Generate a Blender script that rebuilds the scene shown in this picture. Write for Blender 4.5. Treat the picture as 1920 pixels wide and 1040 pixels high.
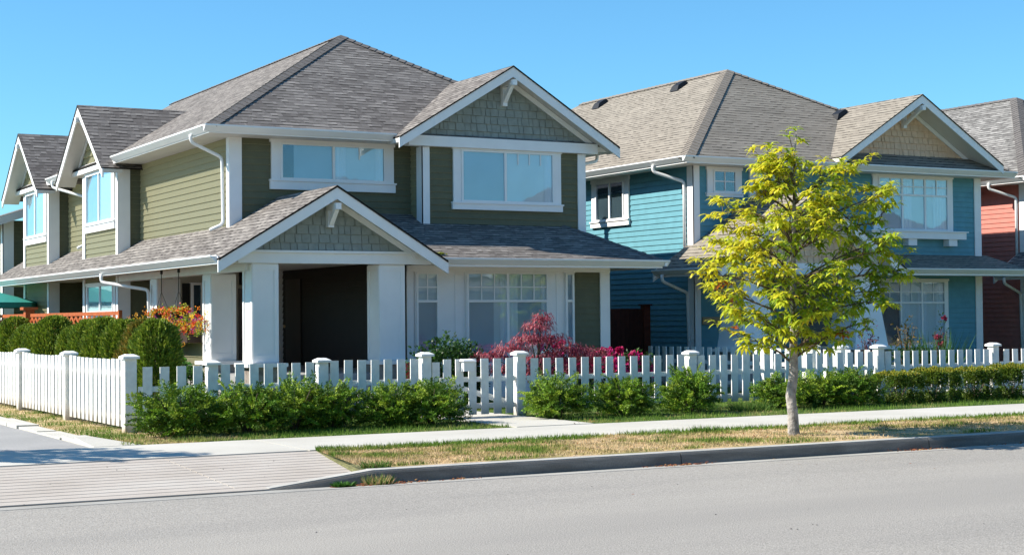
import bpy, bmesh, math, random
import numpy as np
from mathutils import Vector, Matrix, noise
R_ = math.radians
random.seed(7); rng = np.random.default_rng(7)
for o in list(bpy.data.objects): bpy.data.objects.remove(o)
scn = bpy.context.scene
COL = scn.collection

# ------------------------------------------------------------------ camera
cam_d = bpy.data.cameras.new('camera'); cam = bpy.data.objects.new('camera', cam_d); COL.objects.link(cam)
cam_d.sensor_width = 36.0; cam_d.lens = 36.0*3007/1920; cam_d.clip_start = 0.1; cam_d.clip_end = 3000
RW = ((0.8738, -0.0045, -0.4863), (-0.4862, -0.0266, -0.8735), (-0.0090, 0.99964, -0.0254))
m = Matrix(RW).to_quaternion().to_matrix().to_4x4()
cam.matrix_world = Matrix.Translation((0, 0, 1.66)) @ m
scn.camera = cam

# ------------------------------------------------------------------ light
SUN = Vector((-1.0, 0.42, 0.86)).normalized()          # towards the sun
w = bpy.data.worlds.new('World'); scn.world = w; w.use_nodes = True
nt = w.node_tree; bg = nt.nodes['Background']
sky = nt.nodes.new('ShaderNodeTexSky'); sky.sky_type = 'NISHITA'; sky.sun_disc = False
sky.sun_elevation = math.asin(SUN.z); sky.sun_rotation = math.atan2(SUN.x, SUN.y)
sky.air_density = 1.0; sky.dust_density = 0.2; sky.ozone_density = 2.2; sky.altitude = 0
tint = nt.nodes.new('ShaderNodeVectorMath'); tint.operation = 'MULTIPLY'; tint.inputs[1].default_value = (.56, 1.05, 1.30)
nt.links.new(sky.outputs[0], tint.inputs[0]); nt.links.new(tint.outputs[0], bg.inputs[0]); bg.inputs[1].default_value = 0.079
sl = bpy.data.lights.new('sun', 'SUN'); sl.energy = 5.0; sl.angle = R_(0.5); sl.color = (1.0, 0.925, 0.815)
so = bpy.data.objects.new('sun', sl); COL.objects.link(so)
so.rotation_euler = (-SUN).to_track_quat('-Z', 'Y').to_euler()
scn.view_settings.view_transform = 'Standard'; scn.view_settings.look = 'None'
scn.view_settings.exposure = 0.86; scn.view_settings.gamma = 1.0
scn.render.engine = 'CYCLES'

# ------------------------------------------------------------------ helpers
class MB:
    def __init__(s): s.v = []; s.f = []; s.uv = []
    def poly(s, pts, uv=None):
        n = len(s.v); s.v += [tuple(p) for p in pts]; s.f.append(tuple(range(n, n+len(pts))))
        s.uv += list(uv) if uv else [(0, 0)]*len(pts)
    def hexa(s, b, t):
        """b, t: 4 bottom pts and 4 top pts in the same order"""
        for q in ((b[3], b[2], b[1], b[0]), t, (b[0], b[1], t[1], t[0]), (b[1], b[2], t[2], t[1]), (b[2], b[3], t[3], t[2]), (b[3], b[0], t[0], t[3])):
            s.poly(q)
        return s
    def box(s, x0, x1, y0, y1, z0, z1):
        return s.hexa([(x0, y0, z0), (x1, y0, z0), (x1, y1, z0), (x0, y1, z0)], [(x0, y0, z1), (x1, y0, z1), (x1, y1, z1), (x0, y1, z1)])
    def slab(s, top, t, uvo=None, down=(0, 0, -1)):
        """thick sheet from a top polygon with slope-aligned uv"""
        P = [Vector(p) for p in top]; n = (P[1]-P[0]).cross(P[2]-P[0]).normalized()
        if n.z < 0: n = -n
        up = Vector((0, 0, 1)); d = (up-n*n.dot(up))
        d = d.normalized() if d.length > 1e-4 else Vector((0, 1, 0)); h = d.cross(n).normalized()
        uv = [(p.dot(h), p.dot(d)) for p in P]
        s.poly(P, uv)
        Q = [p+Vector(down)*t for p in P]; s.poly(list(reversed(Q)), list(reversed(uv)))
        for i in range(len(P)):
            j = (i+1) % len(P); s.poly((P[i], Q[i], Q[j], P[j]), [(0, 0)]*4)
        return s
    def bar(s, a, b, wd, ht, up=(0, 0, 1)):
        a = Vector(a); b = Vector(b); d = (b-a).normalized(); up = Vector(up)
        sd = d.cross(up).normalized(); u2 = sd.cross(d).normalized()
        A = [a+sd*x*wd/2+u2*y*ht/2 for x, y in ((-1, -1), (1, -1), (1, 1), (-1, 1))]
        B = [p+(b-a) for p in A]
        return s.hexa(A, B)
    def tube(s, pts, rad, n=8, caps=True):
        pts = [Vector(p) for p in pts]; rings = []
        prev = None
        for i, p in enumerate(pts):
            d = (pts[min(i+1, len(pts)-1)]-pts[max(i-1, 0)]).normalized()
            u = d.orthogonal().normalized() if prev is None else (prev-d*prev.dot(d)).normalized()
            prev = u; v = d.cross(u); r = rad[i] if hasattr(rad, '__len__') else rad
            rings.append([p+(u*math.cos(2*math.pi*k/n)+v*math.sin(2*math.pi*k/n))*r for k in range(n)])
        base = len(s.v)
        for rg in rings: s.v += [tuple(q) for q in rg]
        for i in range(len(rings)-1):
            for k in range(n):
                a = base+i*n+k; b = base+i*n+(k+1) % n
                s.f.append((a, b, b+n, a+n)); s.uv += [(0, 0)]*4
        if caps:
            s.f.append(tuple(base+k for k in reversed(range(n)))); s.uv += [(0, 0)]*n
            e = base+(len(rings)-1)*n; s.f.append(tuple(e+k for k in range(n))); s.uv += [(0, 0)]*n
        return s
    def lathe(s, prof, c=(0, 0, 0), n=16):
        base = len(s.v)
        for r, z in prof: s.v += [(c[0]+r*math.cos(2*math.pi*k/n), c[1]+r*math.sin(2*math.pi*k/n), c[2]+z) for k in range(n)]
        for i in range(len(prof)-1):
            for k in range(n):
                a = base+i*n+k; b = base+i*n+(k+1) % n
                s.f.append((a, b, b+n, a+n)); s.uv += [(0, 0)]*4
        return s
    def mesh(s, name, mat, smooth=False, bevel=0):
        me = bpy.data.meshes.new(name); me.from_pydata(s.v, [], s.f)
        ul = me.uv_layers.new(name='UVMap'); ul.data.foreach_set('uv', np.array(s.uv, dtype=np.float32).ravel())
        bm = bmesh.new(); bm.from_mesh(me); bmesh.ops.recalc_face_normals(bm, faces=bm.faces); bm.to_mesh(me); bm.free()
        if smooth: me.polygons.foreach_set('use_smooth', [True]*len(me.polygons))
        me.materials.append(mat); return me

def link(name, me, parent=None):
    o = bpy.data.objects.new(name, me); COL.objects.link(o)
    if parent is not None:
        o.parent = parent; root = parent
        off = Vector((0, 0, 0))
        while root is not None: off += root.location; root = root.parent
        o.location = -off                      # geometry is given in world coordinates
    return o
def part(name, mb, mat, parent, label=None, smooth=False, bevel=0):
    o = link(name, mb.mesh(name, mat, smooth), parent)
    if bevel:
        b = o.modifiers.new('b', 'BEVEL'); b.width = bevel; b.segments = 2; b.limit_method = 'ANGLE'
    if label: o['label'] = label
    return o
def thing(name, label, cat, loc, group=None):
    o = bpy.data.objects.new(name, None); COL.objects.link(o); o.location = loc; o.empty_display_size = .2
    o['label'] = label; o['category'] = cat
    if group: o['group'] = group
    return o
def tag(o, label, cat, group=None):
    o['label'] = label; o['category'] = cat
    if group: o['group'] = group
    return o
def struct(name, mb, mat, kind='structure', label=None, cat=None):
    o = link(name, mb.mesh(name, mat)); o['kind'] = kind
    o['label'] = label or name; o['category'] = cat or name
    return o

# ------------------------------------------------------------------ materials
def mat(name, col, rough=0.7, nscale=6, namt=0.12, bump=0.0, bscale=40, spec=0.3, metal=0, lit_sheen=None, dirt=None):
    m = bpy.data.materials.new(name); m.use_nodes = True; t = m.node_tree; N = t.nodes; L = t.links
    p = N['Principled BSDF']; p.inputs['Roughness'].default_value = rough; p.inputs['Metallic'].default_value = metal
    p.inputs['Specular IOR Level'].default_value = spec
    g = N.new('ShaderNodeNewGeometry'); tn = N.new('ShaderNodeTexNoise'); tn.inputs['Scale'].default_value = nscale; tn.inputs['Detail'].default_value = 6
    L.new(g.outputs['Position'], tn.inputs['Vector'])
    mr = N.new('ShaderNodeMapRange'); mr.inputs[1].default_value = .3; mr.inputs[2].default_value = .7
    mr.inputs[3].default_value = 1-namt; mr.inputs[4].default_value = 1+namt; L.new(tn.outputs[0], mr.inputs[0])
    mx = N.new('ShaderNodeVectorMath'); mx.operation = 'SCALE'; mx.inputs[0].default_value = col; L.new(mr.outputs[0], mx.inputs[3])
    out = mx.outputs[0]
    if dirt:                                   # splash dirt near the ground
        sx = N.new('ShaderNodeSeparateXYZ'); L.new(g.outputs['Position'], sx.inputs[0])
        dn = N.new('ShaderNodeTexNoise'); dn.inputs['Scale'].default_value = 9; dn.inputs['Detail'].default_value = 5; L.new(g.outputs['Position'], dn.inputs['Vector'])
        hm = N.new('ShaderNodeMapRange'); hm.inputs[1].default_value = dirt; hm.inputs[2].default_value = .05; hm.inputs[3].default_value = 0; hm.inputs[4].default_value = 1.3; L.new(sx.outputs[2], hm.inputs[0])
        mm = N.new('ShaderNodeMath'); mm.operation = 'MULTIPLY'; mm.use_clamp = True; L.new(hm.outputs[0], mm.inputs[0]); L.new(dn.outputs[0], mm.inputs[1])
        dm = N.new('ShaderNodeMix'); dm.data_type = 'RGBA'; dm.inputs[7].default_value = (.30, .22, .14, 1); L.new(mm.outputs[0], dm.inputs[0]); L.new(out, dm.inputs[6]); out = dm.outputs[2]
    L.new(out, p.inputs['Base Color'])
    if lit_sheen:
        p.inputs['Sheen Weight'].default_value = lit_sheen[0]; p.inputs['Sheen Roughness'].default_value = .45; p.inputs['Sheen Tint'].default_value = (*lit_sheen[1], 1); p.inputs['Diffuse Roughness'].default_value = 1.0  # tinted sheen added so the sunlit side walls read paler
    if bump:
        tb = N.new('ShaderNodeTexNoise'); tb.inputs['Scale'].default_value = bscale; tb.inputs['Detail'].default_value = 8
        L.new(g.outputs['Position'], tb.inputs['Vector'])
        b = N.new('ShaderNodeBump'); b.inputs['Strength'].default_value = bump; b.inputs['Distance'].default_value = .02
        L.new(tb.outputs[0], b.inputs['Height']); L.new(b.outputs[0], p.inputs['Normal'])
    return m

def mat_shingle(name, c1, c2, c3, row=.15, wd=.33):
    m = bpy.data.materials.new(name); m.use_nodes = True; t = m.node_tree; N = t.nodes; L = t.links
    p = N['Principled BSDF']; p.inputs['Roughness'].default_value = .92; p.inputs['Specular IOR Level'].default_value = .15
    uv = N.new('ShaderNodeUVMap'); uv.uv_map = 'UVMap'
    # slight wobble of the courses
    wn = N.new('ShaderNodeTexNoise'); wn.inputs['Scale'].default_value = 2.3; L.new(uv.outputs[0], wn.inputs['Vector'])
    ws = N.new('ShaderNodeVectorMath'); ws.operation = 'SCALE'; ws.inputs[3].default_value = .02; L.new(wn.outputs[1], ws.inputs[0])
    wa = N.new('ShaderNodeVectorMath'); wa.operation = 'ADD'; L.new(uv.outputs[0], wa.inputs[0]); L.new(ws.outputs[0], wa.inputs[1])
    def brick(w_, h_, ms, off=.5):
        b = N.new('ShaderNodeTexBrick'); b.inputs['Scale'].default_value = 1; b.inputs['Brick Width'].default_value = w_
        b.inputs['Row Height'].default_value = h_; b.inputs['Mortar Size'].default_value = ms; b.inputs['Mortar Smooth'].default_value = .0
        b.offset = off; b.offset_frequency = 2; b.squash = .72; b.squash_frequency = 3
        b.inputs['Color1'].default_value = (0, 0, 0, 1); b.inputs['Color2'].default_value = (1, 1, 1, 1); b.inputs['Mortar'].default_value = (.5, .5, .5, 1)
        L.new(wa.outputs[0], b.inputs['Vector']); return b
    b1 = brick(wd, row, .0, .37); b2 = brick(wd*.43, row, .0, .61)
    sm = N.new('ShaderNodeMath'); sm.operation = 'ADD'; L.new(b1.outputs[0], sm.inputs[0]); L.new(b2.outputs[0], sm.inputs[1])
    cr = N.new('ShaderNodeValToRGB'); e = cr.color_ramp.elements; e[0].color = (*c1, 1); e[1].color = (*c3, 1); e[0].position = .1; e[1].position = .95
    k = cr.color_ramp.elements.new(.5); k.color = (*c2, 1)
    hf = N.new('ShaderNodeMath'); hf.operation = 'MULTIPLY'; hf.inputs[1].default_value = .5; L.new(sm.outputs[0], hf.inputs[0]); L.new(hf.outputs[0], cr.inputs[0])
    # shadow painted along the bottom of each course, broken where tabs are thin
    sp = N.new('ShaderNodeSeparateXYZ'); L.new(wa.outputs[0], sp.inputs[0])
    dv = N.new('ShaderNodeMath'); dv.operation = 'DIVIDE'; dv.inputs[1].default_value = row; L.new(sp.outputs[1], dv.inputs[0])
    fr = N.new('ShaderNodeMath'); fr.operation = 'FRACT'; L.new(dv.outputs[0], fr.inputs[0])
    thr = N.new('ShaderNodeMapRange'); thr.inputs[1].default_value = 0; thr.inputs[2].default_value = 1; thr.inputs[3].default_value = .02; thr.inputs[4].default_value = .32
    L.new(b2.outputs[0], thr.inputs[0])
    ls = N.new('ShaderNodeMath'); ls.operation = 'LESS_THAN'; L.new(fr.outputs[0], ls.inputs[0]); L.new(thr.outputs[0], ls.inputs[1])
    mx = N.new('ShaderNodeMix'); mx.data_type = 'RGBA'; mx.inputs[7].default_value = (c1[0]*.16, c1[1]*.16, c1[2]*.16, 1)
    L.new(ls.outputs[0], mx.inputs[0]); L.new(cr.outputs[0], mx.inputs[6])
    gn = N.new('ShaderNodeTexNoise'); gn.inputs['Scale'].default_value = .9; gn.inputs['Detail'].default_value = 5; L.new(uv.outputs[0], gn.inputs['Vector'])
    gr = N.new('ShaderNodeMapRange'); gr.inputs[1].default_value = .3; gr.inputs[2].default_value = .7; gr.inputs[3].default_value = .92; gr.inputs[4].default_value = 1.08; L.new(gn.outputs[0], gr.inputs[0])
    sc = N.new('ShaderNodeVectorMath'); sc.operation = 'SCALE'; L.new(mx.outputs[2], sc.inputs[0]); L.new(gr.outputs[0], sc.inputs[3])
    L.new(sc.outputs[0], p.inputs['Base Color'])
    bp = N.new('ShaderNodeBump'); bp.inputs['Strength'].default_value = .5; bp.inputs['Distance'].default_value = .01
    ad = N.new('ShaderNodeMath'); ad.operation = 'SUBTRACT'; L.new(b2.outputs[0], ad.inputs[0]); L.new(fr.outputs[0], ad.inputs[1])
    L.new(ad.outputs[0], bp.inputs['Height']); L.new(bp.outputs[0], p.inputs['Normal'])
    return m

def mat_attr(name, rough=.6, trans=.35, spec=.35):
    m = bpy.data.materials.new(name); m.use_nodes = True; t = m.node_tree; N = t.nodes; L = t.links
    p = N['Principled BSDF']; p.inputs['Roughness'].default_value = rough; p.inputs['Specular IOR Level'].default_value = spec
    a = N.new('ShaderNodeAttribute'); a.attribute_name = 'Col'; L.new(a.outputs[0], p.inputs['Base Color'])
    if trans:
        tr = N.new('ShaderNodeBsdfTranslucent'); L.new(a.outputs[0], tr.inputs[0]); mx = N.new('ShaderNodeMixShader'); mx.inputs[0].default_value = trans
        L.new(p.outputs[0], mx.inputs[1]); L.new(tr.outputs[0], mx.inputs[2]); L.new(mx.outputs[0], N['Material Output'].inputs[0])
    return m

def mat_glass():
    m = bpy.data.materials.new('window_glass'); m.use_nodes = True; t = m.node_tree; N = t.nodes; L = t.links
    N.remove(N['Principled BSDF'])
    gl = N.new('ShaderNodeBsdfGlossy'); gl.inputs['Roughness'].default_value = .02; gl.inputs[0].default_value = (.9, .95, 1, 1)
    tr = N.new('ShaderNodeBsdfTransparent'); tr.inputs[0].default_value = (.88, .94, .97, 1)
    lf = N.new('ShaderNodeLayerWeight'); lf.inputs[0].default_value = .5
    lw = N.new('ShaderNodeMath'); lw.operation = 'POWER'; lw.inputs[1].default_value = 4.0; L.new(lf.outputs['Facing'], lw.inputs[0])
    g = N.new('ShaderNodeNewGeometry'); tn = N.new('ShaderNodeTexNoise'); tn.inputs['Scale'].default_value = 1.6; L.new(g.outputs[0], tn.inputs[0])
    b = N.new('ShaderNodeBump'); b.inputs['Strength'].default_value = .05; b.inputs['Distance'].default_value = .03; L.new(tn.outputs[0], b.inputs['Height'])
    L.new(b.outputs[0], gl.inputs['Normal'])
    mr = N.new('ShaderNodeMath'); mr.operation = 'ADD'; mr.inputs[1].default_value = .085; L.new(lw.outputs[0], mr.inputs[0])
    mx = N.new('ShaderNodeMixShader'); L.new(mr.outputs[0], mx.inputs[0]); L.new(tr.outputs[0], mx.inputs[1]); L.new(gl.outputs[0], mx.inputs[2])
    L.new(mx.outputs[0], N['Material Output'].inputs[0]); return m

def mat_ramp(name, stops, scale, rough=.9, bump=.3, bscale=120, fine=None, detail=8, stretch=None):
    """ground-like material: large noise through a colour ramp, speckled by a fine noise"""
    m = bpy.data.materials.new(name); m.use_nodes = True; t = m.node_tree; N = t.nodes; L = t.links
    p = N['Principled BSDF']; p.inputs['Roughness'].default_value = rough; p.inputs['Specular IOR Level'].default_value = .2
    g = N.new('ShaderNodeNewGeometry'); src = g.outputs['Position']
    if stretch:
        vm = N.new('ShaderNodeVectorMath'); vm.operation = 'MULTIPLY'; vm.inputs[1].default_value = stretch; L.new(src, vm.inputs[0]); src2 = vm.outputs[0]
    else: src2 = src
    tn = N.new('ShaderNodeTexNoise'); tn.inputs['Scale'].default_value = scale; tn.inputs['Detail'].default_value = detail; L.new(src2, tn.inputs['Vector'])
    cr = N.new('ShaderNodeValToRGB'); E = cr.color_ramp.elements; E[0].position = stops[0][0]; E[0].color = (*stops[0][1], 1); E[1].position = stops[-1][0]; E[1].color = (*stops[-1][1], 1)
    for ps, c in stops[1:-1]: e = E.new(ps); e.color = (*c, 1)
    L.new(tn.outputs[0], cr.inputs[0]); out = cr.outputs[0]
    fs = N.new('ShaderNodeTexNoise'); fs.inputs['Scale'].default_value = bscale; fs.inputs['Detail'].default_value = 3; L.new(src, fs.inputs['Vector'])
    if fine:
        mr = N.new('ShaderNodeMapRange'); mr.inputs[1].default_value = .32; mr.inputs[2].default_value = .68; mr.inputs[3].default_value = 1-fine; mr.inputs[4].default_value = 1+fine; L.new(fs.outputs[0], mr.inputs[0])
        s_ = N.new('ShaderNodeVectorMath'); s_.operation = 'SCALE'; L.new(out, s_.inputs[0]); L.new(mr.outputs[0], s_.inputs[3]); out = s_.outputs[0]
    L.new(out, p.inputs['Base Color'])
    b = N.new('ShaderNodeBump'); b.inputs['Strength'].default_value = bump; b.inputs['Distance'].default_value = .01; L.new(fs.outputs[0], b.inputs['Height']); L.new(b.outputs[0], p.inputs['Normal'])
    return m

WHITE = mat('white_paint', (.80, .80, .79), .45, 3, .03)
WHITE_F = mat('white_fence_paint', (.79, .79, .76), .5, 9, .09, .2, 60, dirt=.32)
SOFFIT = mat('soffit_paint', (.66, .64, .60), .6, 3, .04)
GUT = mat('gutter_enamel', (.78, .79, .78), .35, 2, .03, spec=.5)
OLIVE = mat('olive_siding', (.128, .132, .078), .6, 5, .09, .12, 70, lit_sheen=(1.0, (1, .93, .55)))
SAGE = mat('sage_shingle', (.27, .295, .265), .75, 7, .12, .2, 60)
CREAMG = mat('cream_gable', (.50, .47, .34), .75, 7, .1, .2, 60)
TEAL = mat('teal_siding', (.105, .285, .345), .6, 5, .08, .12, 70)
TANG = mat('tan_gable', (.70, .50, .33), .75, 7, .1, .2, 60)
CORAL = mat('coral_siding', (.50, .175, .14), .6, 5, .07, .12, 70)
DARKWALL = mat('shaded_porch_siding', (.022, .018, .013), .55, 5, .15)  # porch wall siding coloured dark for the deep shade there
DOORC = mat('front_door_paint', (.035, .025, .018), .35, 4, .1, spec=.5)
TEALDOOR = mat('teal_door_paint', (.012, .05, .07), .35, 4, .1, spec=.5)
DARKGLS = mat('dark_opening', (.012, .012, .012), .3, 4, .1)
STONE = mat_ramp('stone_pier', [(.3, (.18, .15, .13)), (.5, (.30, .27, .24)), (.7, (.22, .20, .19))], 5, bump=.8, bscale=30)
ROOF1 = mat_shingle('charcoal_shingles', (.12, .108, .10), (.185, .17, .157), (.285, .262, .24))
ROOF2 = mat_shingle('driftwood_shingles', (.215, .192, .16), (.25, .225, .188), (.29, .262, .22), .16, .36)
ROOF3 = mat_shingle('pewter_shingles', (.12, .115, .11), (.20, .195, .185), (.31, .30, .285))
CAP1 = mat('ridge_cap', (.135, .125, .118), .92, 9, .22, .4, 60)
CAP2 = mat('ridge_cap_tan', (.215, .19, .16), .92, 9, .14, .4, 60)
BLACKM = mat('black_metal', (.015, .015, .016), .5, 4, .1)
GLASS = mat_glass()
BLIND = mat('pale_blind', (.74, .78, .76), .8, 2, .05)
BLIND_D = mat('blue_grey_blind', (.42, .50, .54), .8, 2, .05)
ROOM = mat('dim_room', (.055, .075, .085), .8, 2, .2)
BARK = mat('bark', (.31, .285, .26), .85, 9, .62, .9, 34)
BARKD = mat('twig_bark', (.11, .085, .06), .85, 14, .3)
CEDAR = mat('red_cedar', (.36, .085, .018), .6, 8, .2, .3, 50)
CEDARD = mat('brown_fence_stain', (.06, .014, .008), .7, 6, .2, .2, 50)
LEAF = mat_attr('leaf', .45, .45, .4)
NEEDLE = mat_attr('needle', .55, .18, .3)
GRASS = mat_attr('grass_blade', .7, .25, .2)

# ------------------------------------------------------------------ house kit
class Face:
    """wall frame: u along the wall, z up, d outward"""
    def __init__(s, axis, c): s.a = axis; s.c = c
    def P(s, u, z, d): return (u, s.c-d, z) if s.a == 'y' else (s.c-d, u, z)
    def box(s, mb, u0, u1, z0, z1, d0, d1):
        return mb.hexa([s.P(u0, z0, d0), s.P(u1, z0, d0), s.P(u1, z0, d1), s.P(u0, z0, d1)], [s.P(u0, z1, d0), s.P(u1, z1, d0), s.P(u1, z1, d1), s.P(u0, z1, d1)])

def siding(F, u0, u1, z0, z1, m, parent, h=.137, label=None, zline=None):
    mb = MB(); z = z0
    while z < z1-1e-4:
        zt = min(z+h, z1); tw = random.uniform(-.0015, .0015)
        db, dt = .024+tw, .004
        mb.poly([F.P(u0, z, db), F.P(u1, z, db), F.P(u1, zt, dt), F.P(u0, zt, dt)])
        mb.poly([F.P(u0, z, .002), F.P(u1, z, .002), F.P(u1, z, db), F.P(u0, z, db)])
        z += h
    mb.poly([F.P(u0, z0, .001), F.P(u1, z0, .001), F.P(u1, z1, .001), F.P(u0, z1, .001)])
    o = part('siding', mb, m, parent, label); return o

def shakes(F, tri, m, parent, h=.17):
    """gable shingles: tri = (uL, uR, z_base, uP, zP)"""
    uL, uR, zb, uP, zP = tri; mb = MB(); z = zb; r = 0
    lim = lambda zz: (uL+(uP-uL)*(zz-zb)/(zP-zb), uR+(uP-uR)*(zz-zb)/(zP-zb))
    mb.poly([F.P(uL, zb, 0), F.P(uR, zb, 0), F.P(uP, zP, 0)])
    while z < zP-.02:
        zt = min(z+h, zP-.005); a0, b0 = lim(z); a1, b1 = lim(zt); u = a0-random.uniform(0, .2)
        while u < b0:
            wd = random.uniform(.10, .26); l = u+.008; rr = u+wd-.008
            l0, r0 = max(l, a0), min(rr, b0); l1, r1 = max(l, a1), min(rr, b1)
            if r0 > l0+.01:
                if r1 < l1: l1 = r1 = min(max((l0+r0)/2, a1), b1)
                d = .038+random.uniform(-.010, .008); dz = random.uniform(-.004, .004)
                z_ = z+dz
                mb.poly([F.P(l0, z_, d), F.P(r0, z_, d), F.P(r1, zt, .006), F.P(l1, zt, .006)])
                mb.poly([F.P(l0, z_, 0), F.P(r0, z_, 0), F.P(r0, z_, d), F.P(l0, z_, d)])
            u += wd
        z += h; r += 1
    return part('gable_shingles', mb, m, parent)

def window(F, u0, u1, z0, z1, parent, trim=.14, mull=(), trans=(), grid=(), blind_or_dim_room=BLIND, blinds=None, sill=.12, name='window', head=0, tt=None, label=None, curtain=()):
    """u0..z1 is the glass area; trim goes round it.  blinds: list of (ua, ub, za, zb, mat)"""
    tt = trim if tt is None else tt
    mb = MB(); fw = .045
    F.box(mb, u0-trim, u0-fw, z0-fw, z1+fw, .02, .065); F.box(mb, u1+fw, u1+trim, z0-fw, z1+fw, .02, .065)
    F.box(mb, u0-trim-.03, u1+trim+.03, z1+fw, z1+tt+head, .02, .075)
    F.box(mb, u0-trim-.03, u1+trim+.03, z0-fw-sill, z0-fw, .02, .085)
    F.box(mb, u0-trim-.045, u1+trim+.045, z0-fw-.03, z0-fw+.002, .022, .115)
    root = part(name, mb, WHITE, parent, label)
    fb = MB()
    F.box(fb, u0-fw, u0, z0-fw, z1+fw, .021, .088); F.box(fb, u1, u1+fw, z0-fw, z1+fw, .021, .088)
    F.box(fb, u0, u1, z1, z1+fw, .021, .088); F.box(fb, u0, u1, z0-fw, z0, .021, .088)
    for u in mull: F.box(fb, u-.028, u+.028, z0, z1, .03, .086)
    for z in trans: F.box(fb, u0, u1, z-.024, z+.024, .031, .084)
    for (a, b, c, d, nx, nz) in grid:
        for i in range(1, nx): x = a+(b-a)*i/nx; F.box(fb, x-.013, x+.013, c, d, .068, .078)
        for i in range(1, nz): z = c+(d-c)*i/nz; F.box(fb, a, b, z-.013, z+.013, .069, .077)
    part('frame', fb, WHITE, root)
    gb = MB(); F.box(gb, u0, u1, z0, z1, .062, .066); part('pane', gb, GLASS, root)
    for (a, b, c, d, mt) in (blinds or [(u0, u1, z0, z1, blind_or_dim_room)]):
        bb = MB()
        if mt is ROOM: F.box(bb, a, b, c, d, .022, .026)  # flat panel coloured dark to stand for the unlit room
        else:
            z = c
            while z < d:
                zt = min(z+.05, d); bb.poly([F.P(a, z, .030), F.P(b, z, .030), F.P(b, zt, .040), F.P(a, zt, .040)]); z += .05
            F.box(bb, a, b, c, d, .0225, .026)
        part('blind_or_dim_room', bb, mt, root)
    for (a, b, c, d) in curtain:               # gathered curtain in folds
        k_ = max(3, int((b-a)/.045)); cu = MB(); us = [a+(b-a)*i/k_+random.uniform(-.006, .006) for i in range(k_+1)]; ds = [.043+.013*(i % 2) for i in range(k_+1)]
        for i in range(k_): cu.poly([F.P(us[i], c, ds[i]), F.P(us[i+1], c, ds[i+1]), F.P(us[i+1], d, ds[i+1]), F.P(us[i], d, ds[i])])
        part('curtain', cu, WHITE, root)
    return root

def board(F, u0, u1, z0, z1, parent, d0=.02, d1=.05, m=None, name='corner_board'):
    mb = MB(); F.box(mb, u0, u1, z0, z1, d0, d1); return part(name, mb, m or WHITE, parent)

def gutter(a, b, out, parent, zt, drop=.13):
    """box gutter from a to b (xy), 'out' = outward unit xy"""
    mb = MB(); ox, oy = out
    pf = [(0, -.0), (.0, -drop), (.025, -drop), (.125, -.028), (.125, 0), (.113, 0), (.113, -.02), (.012, -.02), (.012, 0)]
    A = [(a[0]+ox*d, a[1]+oy*d, zt+z) for d, z in pf]; B = [(b[0]+ox*d, b[1]+oy*d, zt+z) for d, z in pf]
    n = len(pf)
    for i in range(n): j = (i+1) % n; mb.poly([A[i], A[j], B[j], B[i]])
    # end caps in two convex pieces
    for Q in (A, B): mb.poly([Q[0], Q[1], Q[2], Q[3], Q[6], Q[7]]); mb.poly([Q[3], Q[4], Q[5], Q[6]]); mb.poly([Q[0], Q[7], Q[8]])
    return part('gutter', mb, GUT, parent)
def downspout(pts, parent, r=.038):
    mb = MB().tube(pts, r, 8); return part('downspout', mb, GUT, parent, smooth=True)
def smooth_pts(p, k=.09):
    P = [Vector(q) for q in p]; out = [P[0]]
    for i in range(1, len(P)-1):
        a = (P[i-1]-P[i]).normalized()*k; b = (P[i+1]-P[i]).normalized()*k
        for t in (0, .25, .5, .75, 1): out.append((P[i]+a)*(1-t)**2+P[i]*2*t*(1-t)+(P[i]+b)*t*t)
    out.append(P[-1]); return out
def cap_line(a, b, parent, m, wd=.17, n=None):
    """overlapping ridge-cap shingles along a ridge or hip"""
    a = Vector(a); b = Vector(b); L_ = (b-a).length; n = n or int(L_/.2); d = (b-a)/n; dn = d.normalized()
    sd = dn.cross(Vector((0, 0, 1))).normalized(); mb = MB()
    up = sd.cross(dn).normalized()
    for i in range(n):
        p = a+d*i; q = a+d*(i+1.05); l0 = up*random.uniform(.016, .024); l1 = up*.006
        sl = -Vector((0, 0, 1))*wd*(.55 if abs(d.z) < .01 else .41)
        for s in (-1, 1):
            mb.poly([p+l0, p+l0+sd*wd*s+sl, q+l1+sd*wd*s+sl, q+l1])
            mb.poly([p+l0, p+l0+sd*wd*s+sl, p+sd*wd*s+sl-up*.01, p-up*.01])
    return part('ridge_cap', mb, m, parent)

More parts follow.
